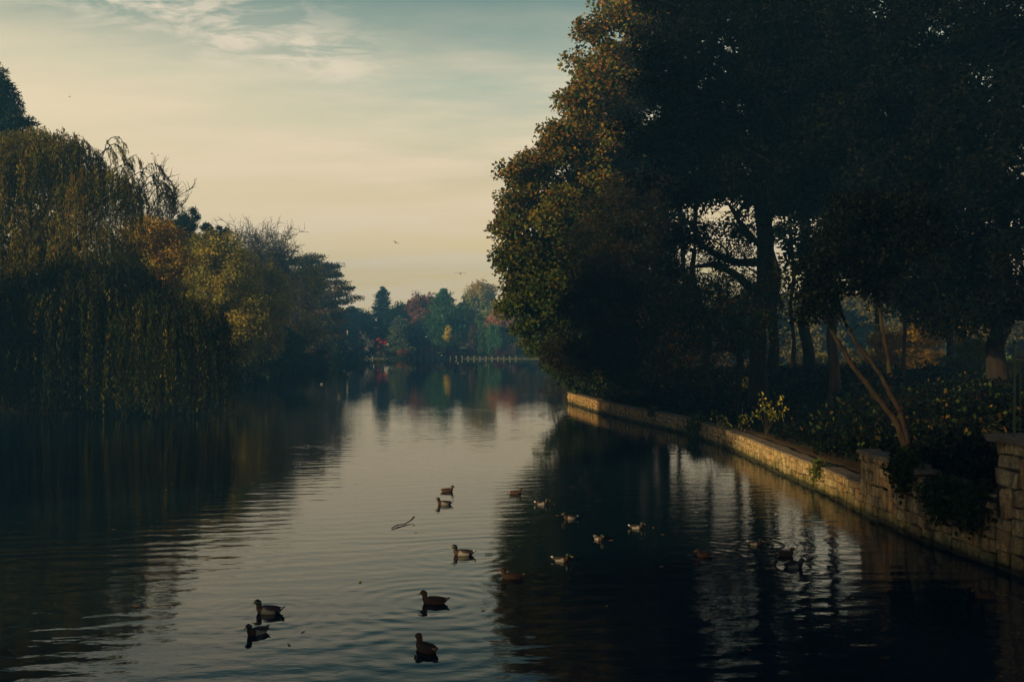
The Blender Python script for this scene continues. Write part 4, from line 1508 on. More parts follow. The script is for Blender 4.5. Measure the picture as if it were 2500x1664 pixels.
# arching twigs at its top
root = bpy.data.objects['willow_tree']
bb = np.array(root.location)
rg = R_(203)
ARCH = [[(150, 330), (165, 295), (190, 275), (205, 300), (207, 330)], [(150, 335), (175, 300), (195, 305), (208, 330), (200, 350)], [(120, 340), (115, 305), (100, 290), (92, 300), (88, 312)],
        [(190, 400), (215, 345), (240, 330), (252, 345), (250, 365)], [(240, 430), (255, 370), (285, 350), (305, 365), (312, 378)], [(250, 440), (270, 385), (310, 378), (335, 400), (344, 432)],
        [(230, 440), (280, 400), (300, 395), (322, 410), (334, 440)], [(260, 460), (300, 410), (320, 405), (335, 425), (338, 455)], [(200, 420), (240, 380), (270, 375), (290, 395), (296, 430)],
        [(280, 480), (300, 440), (318, 430), (330, 440), (335, 462)], [(130, 350), (150, 320), (170, 310), (185, 330), (186, 360)], [(180, 380), (200, 360), (225, 352), (235, 370), (236, 400)]]
K = Acc()
for pts in ARCH:
    P = np.array([(px(x, 70) - bb[0], rg.normal() * .1, pz(y, 70) - bb[2]) for x, y in pts])
    u = np.linspace(0, 4, 13)
    P = np.stack([np.interp(u, np.arange(5), P[:, k]) for k in range(3)], -1)
    for _ in range(3):
        P[1:-1] = (P[:-2] + 2 * P[1:-1] + P[2:]) / 4
    P[1:-1] += rg.normal(size=P[1:-1].shape) * 0.03
    V, F = tubes(P[None], np.linspace(.04, .010, 13)[None], 4)
    K.add(V, F, np.tile([[0.03, 0.025, 0.015]], (len(V), 1)))
    ns = 16
    kk = rg.integers(3, 13, ns)
    S = P[kk]
    Lh = rg.uniform(.4, 1.3, ns)
    PP = np.stack([S, S + np.stack([rg.uniform(0, .3, ns), rg.normal(size=ns) * .1, -Lh * .4], -1), S + np.stack([rg.uniform(.1, .5, ns), rg.normal(size=ns) * .1, -Lh], -1)], 1)
    V, F = tubes(PP, np.tile([.014, .01, .006], (ns, 1)), 3)
    K.add(V, F, np.tile([[0.03, 0.025, 0.015]], (len(V), 1)))
    m = ns * 14
    k2 = rg.integers(0, ns, m)
    f = rg.uniform(0, 2, m)
    i0 = np.minimum(f.astype(int), 1)
    fr = (f - i0)[:, None]
    pos = PP[k2, i0] * (1 - fr) + PP[k2, i0 + 1] * fr + rg.normal(size=(m, 3)) * .05
    V, F = leaf_quads(pos, .24, .06, rg, D=np.tile([[0.2, 0, -1.0]], (m, 1)), dj=.35, up=0)
    K.add(V, F, np.repeat(pick(WP[:3], m, rg), 4, axis=0))
link('arching_twigs', K.mesh('arching_twigs', LEAF), root)

# lower willow curtain down to the water
b = (-30.5, 71.0, hz(-30.5, 71.0))
Kw = lambda x, y, rx, rz, Y=64, ry=None: rel(x, y, Y, b, rx, rz, ry)
willow('willow_tree', 'broad dark green weeping willow trailing its branches into the water at left', b, (0.6, -0.5, 7.0),
       [Kw(385, 770, 105, 95, 63, 150), Kw(230, 740, 170, 170, 64, 190), Kw(470, 800, 85, 110, 62, 130), Kw(80, 760, 170, 150, 64, 190), Kw(300, 690, 100, 80, 65, 120), Kw(-60, 780, 150, 170, 64, 180)],
       3600, [(0.024, 0.042, 0.010), (0.034, 0.052, 0.012), (0.07, 0.065, 0.014), (0.018, 0.036, 0.011), (0.28, 0.22, 0.025)], [3, 3, 1.6, 3, 0.5], R_(204), strand=(3.0, 10.5), floor=0.05,
       leaf=(0.25, 0.07), trunk_r=0.5, density=9)

# trees behind along the left bank
b = at(300, 98)
bare_tree('bare_tree', 'leafless spreading tree behind the arching top of the tall willow', b, pz(440, 98) - b[2], R_(211), nb=(9, 6, 6, 5), spread=0.85, tip=0.036)
b = at(385, 112)
bare_tree('bare_tree', 'leafless rounded tree with fine upright twigs just left of the small dark pine', b, pz(470, 112) - b[2], R_(212), nb=(9, 6, 6, 5), spread=0.6, up=0.9, tip=0.036, buds=(600, RUST, 0.25))
b = at(425, 118)
bare_tree('bare_tree', 'smaller leafless tree close behind the small dark pine', b, pz(520, 118) - b[2], R_(213), nb=(7, 6, 5, 5), spread=0.7, up=0.8, tip=0.036)
b = at(462, 108)
leafy_tree('pine_tree', 'small dark pine with upright tufted tip between bare trees on the left bank', 'tree', b, (0, 0, pz(560, 108) - b[2]), [rel(455, 565, 108, b, 26, 30), rel(475, 530, 108, b, 10, 24), rel(440, 540, 108, b, 12, 15), rel(470, 600, 108, b, 30, 30)], 60, 110, 0.6, (0.5, 0.1), BLUEG, None,
           trunk_r=0.25, rng=R_(214), twigs=4, flat=0.9)
b = at(525, 112)
leafy_tree('pine_tree', 'dark conifer top half hidden behind the olive tree and the gnarled bare tree', 'tree', b, (0, 0, pz(570, 112) - b[2]), [rel(520, 565, 112, b, 30, 24), rel(530, 600, 112, b, 34, 30)], 50, 110, 0.6, (0.5, 0.1), BLUEG, None,
           trunk_r=0.25, rng=R_(215), twigs=4)


def fluffy(name, label, x, Y, blobs_px, ncl, per, cr, leaf, pal, seed, tr=0.3, wts=None, twigs=7, flat=0.9, **kw):
    b = at(x, Y)
    bl = [rel(bx, by, Y, b, rx, rz) for bx, by, rx, rz in blobs_px]
    zt = max(q[2] for q in bl)
    return leafy_tree(name, label, 'tree', b, (0, 0, zt * 0.85), bl, ncl, per, cr, leaf, pal, wts, trunk_r=tr, rng=R_(seed), twigs=twigs, flat=flat, keep=lambda C: C[:, 2] > 0.6, tip_r=0.02, **kw)


fluffy('golden_willow', 'small golden yellow tree glowing above the dark willow', 385, 84, [(385, 590, 62, 50), (340, 570, 40, 35), (430, 640, 45, 50), (360, 680, 80, 70), (400, 780, 90, 90)], 300, 135, 0.8, (0.28, 0.13), GOLD + OLIVE, 221, wts=[1.4, 1, 2, 1.5, 1.5, 1.5, 1])
fluffy('olive_willow', 'rounded feathery olive green tree right of the golden one', 520, 100, [(520, 625, 75, 62), (470, 640, 50, 60), (575, 680, 55, 55), (520, 720, 90, 80), (590, 770, 60, 70), (540, 830, 90, 60)], 430, 125, 1.0, (0.32, 0.14), OLIVE, 222, tr=0.35, twigs=7)
fluffy('brown_willow', 'feathery yellow brown tree in the middle of the left bank row', 630, 122, [(630, 690, 65, 60), (590, 650, 40, 40), (665, 720, 45, 55), (640, 770, 70, 60), (620, 830, 70, 40)], 340, 110, 1.1, (0.36, 0.17), OLIVE + [(0.36, 0.24, 0.06)], 223)
fluffy('grey_tree', 'hazy grey brown tree with bare limbs farther along the left bank', 715, 150, [(715, 720, 55, 65), (690, 780, 55, 60), (740, 800, 45, 50), (680, 690, 40, 40), (750, 700, 40, 50)], 300, 110, 1.3, (0.42, 0.22), OLIVE + [(0.26, 0.17, 0.07), (0.20, 0.15, 0.07)], 224)
fluffy('green_tree', 'low green tree at the waterline below the grey brown tree', 690, 140, [(690, 830, 45, 38), (720, 845, 35, 25), (660, 845, 35, 28)], 120, 90, 0.9, (0.34, 0.14), GREEN_M + GREEN_D, 225)
b = at(600, 142)
bare_tree('bare_tree', 'gnarled leafless tree with twisted limbs above the olive tree', b, pz(562, 142) - b[2], R_(231), nb=(10, 8, 7, 5), spread=0.85, up=0.35, twist=0.3, tip=0.034)
b = at(640, 150)
bare_tree('bare_tree', 'gnarled leafless tree right of its taller twin, stepping down the skyline', b, pz(575, 150) - b[2], R_(232), nb=(10, 8, 7, 5), spread=0.85, up=0.35, twist=0.3, tip=0.034)
b = at(690, 158)
bare_tree('bare_tree', 'lower leafless tree beside the flat topped cedar', b, pz(605, 158) - b[2], R_(233), nb=(9, 7, 6, 5), spread=0.8, up=0.4, twist=0.3, tip=0.042, buds=(900, BROWN, 0.3))

# cedar with flat layered pads
b = at(775, 195)
pads = []
for (x, y, rx, rz) in [(770, 632, 40, 9), (740, 640, 34, 10), (800, 650, 30, 7), (812, 668, 30, 6), (765, 665, 45, 9), (790, 690, 50, 8), (840, 705, 22, 6), (858, 724, 20, 4), (820, 718, 34, 7),
                       (750, 700, 46, 10), (790, 740, 50, 14), (740, 745, 46, 20), (780, 780, 56, 26), (835, 735, 20, 6), (750, 790, 50, 30), (800, 820, 44, 24), (790, 665, 30, 16), (765, 720, 50, 22), (800, 760, 45, 24)]:
    pads.append(rel(x, y, 195, b, rx, rz, 34))
leafy_tree('cedar_tree', 'flat layered cedar ending the left bank, its long limb reaching right over the water', 'tree', b, (0, 0, pz(650, 195) - b[2]), pads, 560, 80, 1.5, (0.5, 0.22),
           [(0.10, 0.09, 0.035), (0.16, 0.10, 0.035), (0.06, 0.08, 0.035), (0.07, 0.07, 0.03)], None, trunk_r=0.5, rng=R_(241), flat=0.42, twigs=4, tip_r=0.03)

# shrubs along the left waterline
for i, (x, y, Y, rx, rz, pal, lb) in enumerate([(595, 872, 128, 38, 26, RUST + OLIVE, 'reddish brown shrub overhanging the water right of the dark willow'),
                                                (565, 860, 118, 30, 36, OLIVE, 'olive shrub tucked between the dark willow and the reddish shrub'),
                                                (650, 868, 140, 40, 24, GREEN_M + BROWN, 'green brown shrub at the waterline right of the reddish shrub'),
                                                (712, 872, 160, 34, 20, BROWN, 'dull brown shrub at the waterline in the middle of the left shore'),
                                                (760, 868, 180, 34, 18, BROWN + RUST, 'dark rusty shrub at the waterline below the grey tree'),
                                                (806, 858, 215, 34, 16, RUST + OLIVE, 'low rusty shrub where the left shore ends, below the cedar'),
                                                (790, 820, 212, 28, 34, BLUEG + GREEN_M, 'teal green conifer like shrub below the cedar'),
                                                (828, 822, 238, 22, 40, BLUEG + GREEN_M, 'teal green rounded shrub at the corner of the far shore')]):
    b = at(x, Y)
    shrub('shrub', lb, b, [rel(x, y, Y, b, rx, rz)], 60, 60, 0.75 * Y / 150, (0.3 * Y / 150, 0.13 * Y / 150), pal, None, 250 + i, group='shrubs along the left waterline')

# off to the left, unseen trees added to this bank, spaced for the shade they cast
srcw = bpy.data.objects['golden_willow']
for i, (X, Y, s) in enumerate([(-54, -62.0, 2.1), (-54, -52.0, 2.1), (-53, -41.0, 2.15), (-54, -30.0, 2.1), (-52, 5.0, 2.0), (-54, 14.0, 1.5), (-53, 46.0, 1.05)]):
    dup(srcw, 'unseen olive golden shade tree beside the viewer on the left bank, %s in its row' % ['first', 'second', 'third', 'fourth', 'fifth', 'sixth', 'seventh'][i],
        (X, Y, hz(X, Y)), i * 2.1 + 1, s, group='unseen shade trees of the left bank beside the viewer')
dup(bpy.data.objects['cherry_tree'], 'unseen thin leaved shade tree between fourth and fifth trees of the left bank row', (-52, -20.0, hz(-52, -20.0)), 0.6, 2.5)  # thin crown added out of view to dapple the sun on the tall wall

# low woody growth that closes the left shore under the crowns
UND = shrub('shrub', 'dark shrub under the tall willow at the left edge of the picture', at(20, 84), [(0, 0, 1.6, 3.6, 2.6, 1.7), (2.2, 0.5, 1.2, 2.4, 2.2, 1.2)], 80, 75, 0.8, (0.26, 0.14), GREEN_D + [(0.06, 0.05, 0.02)], None, 270,
            group='shrubs along the left waterline')
for i, (x, Y, s_, lb) in enumerate([(150, 84, 1.1, 'dark shrub under the willows, second from the left edge'), (270, 86, 1.0, 'dark shrub under the willows, third from the left edge'), (380, 90, 1.2, 'dark shrub behind the trunk of the broad willow'),
                                    (470, 96, 1.2, 'dark shrub below the feathery olive tree'), (540, 106, 1.2, 'dark shrub between the olive tree and the water'), (590, 120, 1.3, 'dark shrub behind the reddish shrub'),
                                    (640, 138, 1.4, 'dark shrub below the feathery yellow brown tree'), (690, 152, 1.4, 'dark shrub behind the low green tree'), (735, 170, 1.5, 'dark shrub below the hazy grey brown tree'),
                                    (770, 190, 1.6, 'dark shrub under the left half of the cedar'), (800, 208, 1.7, 'dark shrub under the right half of the cedar'), (815, 232, 1.8, 'dark shrub at the far end of the left shore')]):
    dup(UND, lb, at(x, Y), i * 1.7, (s_, s_, s_ * 1.15))

# ================================================================== FAR SHORE
FY = 262
def fat(x, Y=FY):
    return at(x, Y)


b = fat(935, 268)
conifer('pine_tree', 'tall pointed pine rising highest on the far shore', b, pz(697, 268) - b[2], 4.4, R_(301), BLUEG, shape=0.62, tiers=22, needle=(0.9, 0.3), droop=0.12, rag=0.22, dens=1.3, first=0.2)
b = fat(858, 262)
conifer('conifer_tree', 'dark spiky conifer where the left bank meets the far shore', b, pz(745, 262) - b[2], 6.0, R_(302), BLUEG, shape=0.6, needle=(0.9, 0.3), droop=0.2, dens=1.3)
b = fat(842, 258)
conifer('conifer_tree', 'dark conifer half hidden behind the end of the cedar limb', b, pz(760, 258) - b[2], 4.5, R_(303), BLUEG, shape=0.6, needle=(0.9, 0.3), droop=0.2, dens=1.2)
fluffy('holly_tree', 'dark rounded tree close against the right side of the tallest pine', 972, 266, [(970, 765, 22, 24), (960, 800, 34, 40), (985, 790, 22, 35)], 130, 60, 1.4, (0.7, 0.4), BLUEG, 304, twigs=3)
fluffy('holly_tree', 'dark low tree under the gap left of the tallest pine', 893, 264, [(893, 810, 30, 40), (880, 790, 18, 24), (905, 830, 30, 30)], 130, 60, 1.4, (0.7, 0.4), BLUEG, 305, twigs=3)
b = fat(972, 258)
conifer('blue_spruce', 'pale blue green spruce standing in front of the dark trees on the far shore', b, pz(770, 258) - b[2], 3.6, R_(306), [(0.13, 0.20, 0.14), (0.16, 0.22, 0.12), (0.20, 0.22, 0.08)], shape=0.75, needle=(0.8, 0.28), dens=1.2)
fluffy('holly_tree', 'smooth dark dome shaped tree right of the blue spruce', 1012, 264, [(1012, 800, 30, 30), (1012, 835, 34, 32), (998, 820, 30, 36), (1030, 840, 22, 28)], 170, 60, 1.3, (0.7, 0.4), [(0.012, 0.03, 0.024)], 307, twigs=2)
fluffy('copper_beech', 'dull crimson beech with bare twigs on top behind the far shore', 1025, 266, [(1030, 745, 34, 28), (1008, 758, 28, 26), (1030, 780, 40, 34), (1030, 820, 30, 40)], 200, 60, 1.5, (0.65, 0.35), [(0.27, 0.12, 0.085), (0.22, 0.10, 0.075), (0.32, 0.16, 0.10)], 308, twigs=18)
b = fat(1083, 262)
conifer('cypress_tree', 'full green cypress with feathery spiked top right of the crimson beech', b, pz(706, 262) - b[2], 4.6, R_(309), [(0.07, 0.17, 0.08), (0.09, 0.20, 0.08), (0.05, 0.13, 0.06)], shape=0.62, tiers=28, needle=(1.0, 0.3), droop=-0.1, up=0.55, dens=1.4, rag=0.2)
b = at(1096, 254)
leafy_tree('yellow_birch', 'small leaning yellow leaved tree near the water on the far shore', 'tree', b, (-0.9, 0, pz(830, 254) - b[2]), [rel(1092, 822, 254, b, 7, 16), rel(1095, 805, 254, b, 6, 9)], 40, 50, 0.6, (0.5, 0.3), [(0.62, 0.56, 0.06), (0.55, 0.5, 0.08), (0.65, 0.5, 0.05)], None,
           trunk_r=0.12, rng=R_(310), twigs=2, bark=BARK_BROWN)
fluffy('lime_tree', 'large olive green tree with golden top right of the cypress', 1165, 266, [(1175, 715, 34, 24), (1150, 745, 36, 30), (1190, 755, 30, 40), (1140, 790, 32, 40), (1170, 810, 45, 45)], 340, 70, 1.5, (0.65, 0.3), [(0.28, 0.33, 0.09), (0.33, 0.36, 0.10), (0.20, 0.28, 0.09)], 311, twigs=3,
       tipcol=(13.5, 17, [(0.5, 0.30, 0.07), (0.40, 0.28, 0.08)], 0.85))
fluffy('orange_oak', 'salmon orange tree beside the maple edge on the far shore', 1235, 258, [(1225, 775, 28, 22), (1255, 765, 34, 28), (1215, 790, 24, 20), (1260, 800, 34, 34)], 200, 70, 1.3, (0.6, 0.32), [(0.48, 0.23, 0.11), (0.40, 0.19, 0.10), (0.52, 0.29, 0.13)], 312, twigs=3)
fluffy('laurel_tree', 'dark leafy tree under the salmon orange tree at the far shore', 1240, 256, [(1235, 832, 26, 26), (1262, 835, 24, 24), (1248, 815, 30, 24)], 110, 60, 1.2, (0.6, 0.32), GREEN_D + [(0.08, 0.06, 0.03)], 313, twigs=2)
for i, (x, y, rx, pal, lb) in enumerate([(1113, 815, 6.5, [(0.07, 0.10, 0.04)], 'slim green columnar conifer just right of the small yellow tree'),
                                         (1154, 796, 9, [(0.16, 0.09, 0.04), (0.11, 0.08, 0.035)], 'rusty brown columnar tree in front of the large olive tree'),
                                         (1174, 785, 7, [(0.09, 0.20, 0.08)], 'narrow green columnar conifer right of the rusty one'),
                                         (1197, 793, 9, [(0.10, 0.24, 0.10)], 'green columnar conifer, left one of the close pair'),
                                         (1214, 797, 9.5, [(0.11, 0.26, 0.11)], 'green columnar conifer, right one of the close pair')]):
    Y = 254
    b = at(x, Y)
    conifer('columnar_conifer', lb, b, pz(y, Y) - b[2], rx * Y / 2430, R_(320 + i), pal, shape=0.35, tiers=20, needle=(0.7, 0.2), droop=-0.3, up=0.8, dens=0.9, rag=0.15, group='columnar conifers on the far shore')
for i, (x, y, rx, rz, Y, pal, lb) in enumerate([(1290, 810, 50, 60, 255, BROWN + GREEN_D, 'hazy brown tree beyond the maple branches on the far shore'), (1370, 800, 60, 60, 245, GREEN_D + BROWN, 'hazy dark tree half hidden behind the low maple limbs'),
                                                (1470, 800, 70, 60, 225, GREEN_D, 'dark tree hidden behind the maple trunk beyond the lake')]):
    fluffy('distant_tree', lb, x, Y, [(x, y, rx, rz), (x + 15, y + 30, rx, 35)], 160, 60, 1.6, (0.8, 0.4), pal, 330 + i, twigs=3)
SHR = [(888, 860, 12, 8, GREEN_D, 'dark green shrub at the left end of the row of posts'), (985, 862, 14, 8, RUST, 'rust coloured shrub in front of the blue spruce'), (1040, 852, 13, 10, BROWN + RUST, 'tawny shrub left of the stone platform'),
       (1075, 855, 13, 10, OLIVE + RUST, 'olive brown mound right of the stone platform'), (1095, 862, 12, 9, [(0.2, 0.03, 0.03), (0.15, 0.03, 0.03)], 'deep red shrub below the small yellow tree'),
       (1107, 864, 5, 10, [(0.22, 0.03, 0.03)], 'narrow red shrub below the slim conifer'), (1140, 862, 20, 8, GREEN_D + BROWN, 'low dark shrub in front of the large olive tree'), (1222, 862, 18, 12, [(0.12, 0.04, 0.05), (0.09, 0.035, 0.04)], 'wine coloured shrub below the pair of columnar conifers'),
       (1255, 852, 16, 14, BROWN, 'dull brown shrub near the last posts'), (935, 862, 14, 8, BROWN + GREEN_D, 'dark brown shrub below the tallest pine')]
for i, (x, y, rx, rz, pal, lb) in enumerate(SHR):
    b = at(x, 253)
    shrub('shrub', lb, b, [rel(x, y, 253, b, rx, rz)], 26, 50, 0.7, (0.5, 0.25), pal, None, 340 + i, group='shrubs on the far shore', twigs=3)
# small scarlet maple and bare pale sapling
b = at(928, 256)
leafy_tree('scarlet_maple', 'small tree with patches of scarlet leaves left of the blue spruce', 'tree', b, (0, 0, 4), [rel(942, 837, 256, b, 2.5, 4, 2), rel(924, 828, 256, b, 2, 2, 2), rel(932, 835, 256, b, 4, 2, 2), rel(925, 846, 256, b, 2, 3, 2)], 26, 45, 0.32, (0.4, 0.25), [(0.62, 0.05, 0.03), (0.55, 0.09, 0.03)], None,
           trunk_r=0.08, rng=R_(350), twigs=3)
b = at(898, 256)
bare_tree('bare_sapling', 'pale leafless sapling in front of the dark trees left of the tallest pine', b, 6.5, R_(351), nb=(6, 5, 3), spread=0.7, tip=0.03, r0=0.1, mat=plain('pale_bark', (0.3, 0.27, 0.24), 0.9))

# dark wood closing the view behind the far shore
rg = R_(360)
src = bpy.data.objects['distant_tree']
for i, (x, Y, s, lb) in enumerate([(1290, 275, 1.0, 'dim tree behind the salmon orange tree'), (1330, 285, 1.0, 'dim tree behind the hazy brown tree by the maple'), (420, 150, 0.9, 'dim tree behind the golden willow'), (560, 160, 0.9, 'dim tree behind the olive willow'), (250, 130, 0.9, 'dim tree behind the trunk of the tall willow'), (60, 120, 0.9, 'dim tree behind the tall willow at the left edge'),
                                  (660, 200, 0.9, 'dim tree behind the yellow brown feathery tree'), (740, 230, 0.9, 'dim tree behind the cedar trunk'), (800, 300, 1.0, 'dim tree of the wood behind the left end of the far shore'), (880, 300, 0.9, 'dim low tree behind the dark trees left of the pine'), (1050, 300, 1.0, 'dim tree behind the cypress and beech'), (1130, 300, 1.0, 'dim tree behind the large olive tree')]):
    dup(src, lb, at(x, Y), i * 1.1, s, group='trees behind the far shore')

# quay edge, posts with mushroom caps
QST = plain('pale_stone', (0.22, 0.215, 0.175), 0.9, 0.2, 0.3, 4)
bm = bmesh.new()
bmesh.ops.create_cube(bm, size=1.0, matrix=Matrix.LocRotScale(Vector((0, 0, -0.05)), None, Vector((84, 0.5, 0.5))))
bmesh.ops.bevel(bm, geom=bm.edges[:], offset=0.03, segments=1, affect='EDGES')
me = bpy.data.meshes.new('stone_edging')
bm.to_mesh(me)
bm.free()
me.materials.append(plain('edging_stone', (0.10, 0.10, 0.08), 0.9, 0.2, 0.4, 3))
thing('stone_edging', 'long low stone edging of the far shore behind the row of posts', 'kerb', (-1, 250.4, 0), mesh=me)


def lathe(profile, sides=12):
    n = len(profile)
    ang = np.arange(sides) * 2 * PI / sides
    P = np.array(profile, float)
    V = np.stack([P[:, None, 0] * np.cos(ang), P[:, None, 0] * np.sin(ang), np.repeat(P[:, 1:2], sides, 1)], -1).reshape(-1, 3)
    idx = np.arange(n * sides).reshape(n, sides)
    F = np.stack([idx[:-1], np.roll(idx[:-1], -1, 1), np.roll(idx[1:], -1, 1), idx[1:]], -1).reshape(-1, 4)
    return V, F


Vp, Fp = lathe([(0.02, -0.9), (0.13, -0.9), (0.12, 0.42), (0.13, 0.46), (0.02, 0.47)])
Vc, Fc = lathe([(0.02, 0.44), (0.27, 0.46), (0.30, 0.54), (0.22, 0.66), (0.08, 0.72), (0.005, 0.73)])
p0 = thing('mooring_post', 'round capped stone post standing in the water along the far shore', 'post', (px(852, 248), 248, 0), group='row of capped posts along the far shore')
link('shaft', make_mesh('shaft', Vp, Fp, QST, smooth=True), p0)
link('cap', make_mesh('cap', Vc, Fc, QST, smooth=True), p0)
ORD = ['first', 'second', 'third', 'fourth', 'fifth', 'sixth', 'seventh', 'eighth', 'ninth', 'tenth', 'eleventh', 'twelfth', 'thirteenth', 'fourteenth', 'fifteenth']
post_label = lambda k: 'capped stone post standing in the water, %s from the %s end of its row' % (ORD[k if k < 15 else 28 - k], 'left' if k < 15 else 'right')
p0['label'] = post_label(0)
for k in range(1, 29):
    dup(p0, post_label(k), (px(852 + k * 14.57, 248), 248 + random.uniform(-.1, .1), random.uniform(-.05, .04)), k, (1, 1, random.uniform(.94, 1.06)))

# stepped platform with urn
pl = thing('stone_platform', 'low stepped stone platform with an urn on the far shore', 'platform', (px(1058, 252), 252, 0.3))
for k, (wd, hh, zz, dp) in enumerate([(5.2, 0.5, 0.1, 1.6), (4.0, 0.5, 0.6, 1.3), (2.4, 0.3, 1.05, 1.0)]):
    bm = bmesh.new()
    bmesh.ops.create_cube(bm, size=1.0, matrix=Matrix.LocRotScale(Vector((0, 0, zz + hh / 2)), None, Vector((wd, dp, hh - 0.003))))
    bmesh.ops.bevel(bm, geom=bm.edges[:], offset=0.04, segments=1, affect='EDGES')
    me = bpy.data.meshes.new('step')
    bm.to_mesh(me)
    bm.free()
    me.materials.append(MORTAR if False else bpy.data.materials['edging_stone'])
    link('step', me, pl)
Vu, Fu = lathe([(0.02, 0), (0.35, 0), (0.3, 0.12), (0.14, 0.2), (0.16, 0.35), (0.42, 0.7), (0.44, 0.95), (0.36, 1.0), (0.42, 1.08), (0.02, 1.05)])
thing('stone_urn', 'pale stone urn standing on the stepped platform', 'urn', (px(1055, 252), 252, 0.3 + 1.36), mesh=make_mesh('stone_urn', Vu, Fu, QST, smooth=True))
# yellow board on a post
sg = thing('notice_board', 'small plain yellow board on a post on the far shore', 'sign', (px(1014, 251.5), 251.5, 0.3))
bm = bmesh.new()
bmesh.ops.create_cube(bm, size=1.0, matrix=Matrix.LocRotScale(Vector((0, 0, 2.05)), None, Vector((0.5, 0.05, 0.6))))
me = bpy.data.meshes.new('board')
bm.to_mesh(me)
bm.free()
me.materials.append(plain('yellow_board', (0.42, 0.42, 0.10), 0.6))
link('board', me, sg)
o = Acc()
o.add(*tubes(np.array([[(0, 0.05, -0.2), (0, 0.05, 1.2), (0, 0.05, 2.3)]]), np.full((1, 3), 0.04), 6))
link('pole', o.mesh('pole', BARK), sg)

# person in a red jacket
def person(name, label, loc, rz, jacket, trousers, skin, hair):
    root = thing(name, label, 'person', loc, rz)
    me = bpy.data.meshes.new('body')
    j = [(0, 0, .95), (0, 0, 1.15), (0, 0, 1.38), (0, 0, 1.50), (0, .01, 1.60), (0, .01, 1.70),
         (-.10, 0, .90), (-.11, 0, .50), (-.10, 0, .08), (-.10, .12, .03),
         (.10, 0, .90), (.12, .03, .50), (.13, -.05, .08), (.13, .08, .03),
         (-.20, 0, 1.40), (-.25, .02, 1.12), (-.22, .12, .90), (.20, 0, 1.40), (.26, .0, 1.12), (.25, .10, .88)]
    e = [(0, 1), (1, 2), (2, 3), (3, 4), (4, 5), (0, 6), (6, 7), (7, 8), (8, 9), (0, 10), (10, 11), (11, 12), (12, 13), (2, 14), (14, 15), (15, 16), (2, 17), (17, 18), (18, 19)]
    r = [.15, .15, .17, .065, .095, .085, .10, .065, .045, .04, .10, .065, .045, .04, .065, .05, .04, .065, .05, .04]
    me.from_pydata(j, e, [])
    ob = link('body', me, root)
    sk = ob.modifiers.new('skin', 'SKIN')
    for i, v in enumerate(me.skin_vertices[0].data):
        v.radius = (r[i], r[i] * .8)
        v.use_root = (i == 0)
    ob.modifiers.new('sub', 'SUBSURF').levels = 1
    ob.modifiers['sub'].render_levels = 1
    dg = bpy.context.evaluated_depsgraph_get()
    me2 = bpy.data.meshes.new_from_object(ob.evaluated_get(dg))
    ob.modifiers.clear()
    ob.data = me2
    for m in (jacket, trousers, skin, hair):
        me2.materials.append(m)
    for p in me2.polygons:
        z = p.center.z
        x = abs(p.center.x)
        p.material_index = 2 if (z > 1.52 or (x > .17 and z < .92)) else (0 if z > .92 or x > .19 else 1)
        if z > 1.69:
            p.material_index = 3
    return root


person('person', 'person in a red jacket and dark trousers standing on the far shore', (px(1029, 251.6), 251.6, 0.35), 2.0, plain('red_cloth', (0.45, 0.03, 0.04)), plain('dark_cloth', (0.03, 0.04, 0.07)), plain('skin', (0.35, 0.2, 0.14)), plain('hair', (0.05, 0.03, 0.02)))

# ================================================================== BIRDS
D_GREEN = plain('drake_head', (0.006, 0.016, 0.012), 0.35, 0.4, 0.2)
D_BREAST = plain('drake_breast', (0.035, 0.018, 0.014), 0.7, 0.2, 0.3, 30)
D_FLANK = plain('drake_flank', (0.20, 0.19, 0.175), 0.8, 0.2, 0.2, 60)
D_BACK = plain('drake_back', (0.10, 0.085, 0.075), 0.8, 0.2, 0.35, 50)
D_DARK = plain('drake_wing', (0.028, 0.022, 0.020), 0.6, 0.3, 0.3, 40)
D_BLACK = plain('drake_rump', (0.010, 0.010, 0.011), 0.5, 0.3)
D_WHITE = plain('white_feather', (0.72, 0.71, 0.68), 0.8, 0.2, 0.05)
B_YEL = plain('bill_yellow', (0.42, 0.26, 0.04), 0.4, 0.4)
B_ORA = plain('bill_orange', (0.42, 0.12, 0.03), 0.4, 0.4)
H_BROWN = plain('hen_brown', (0.075, 0.042, 0.022), 0.8, 0.2, 0.55, 45)
H_DARK = plain('hen_dark', (0.055, 0.03, 0.018), 0.8, 0.2, 0.5, 40)
H_TIP = plain('hen_tail', (0.34, 0.22, 0.11), 0.8, 0.2, 0.2, 40)
C_BLACK = plain('coot_black', (0.012, 0.012, 0.014), 0.6)


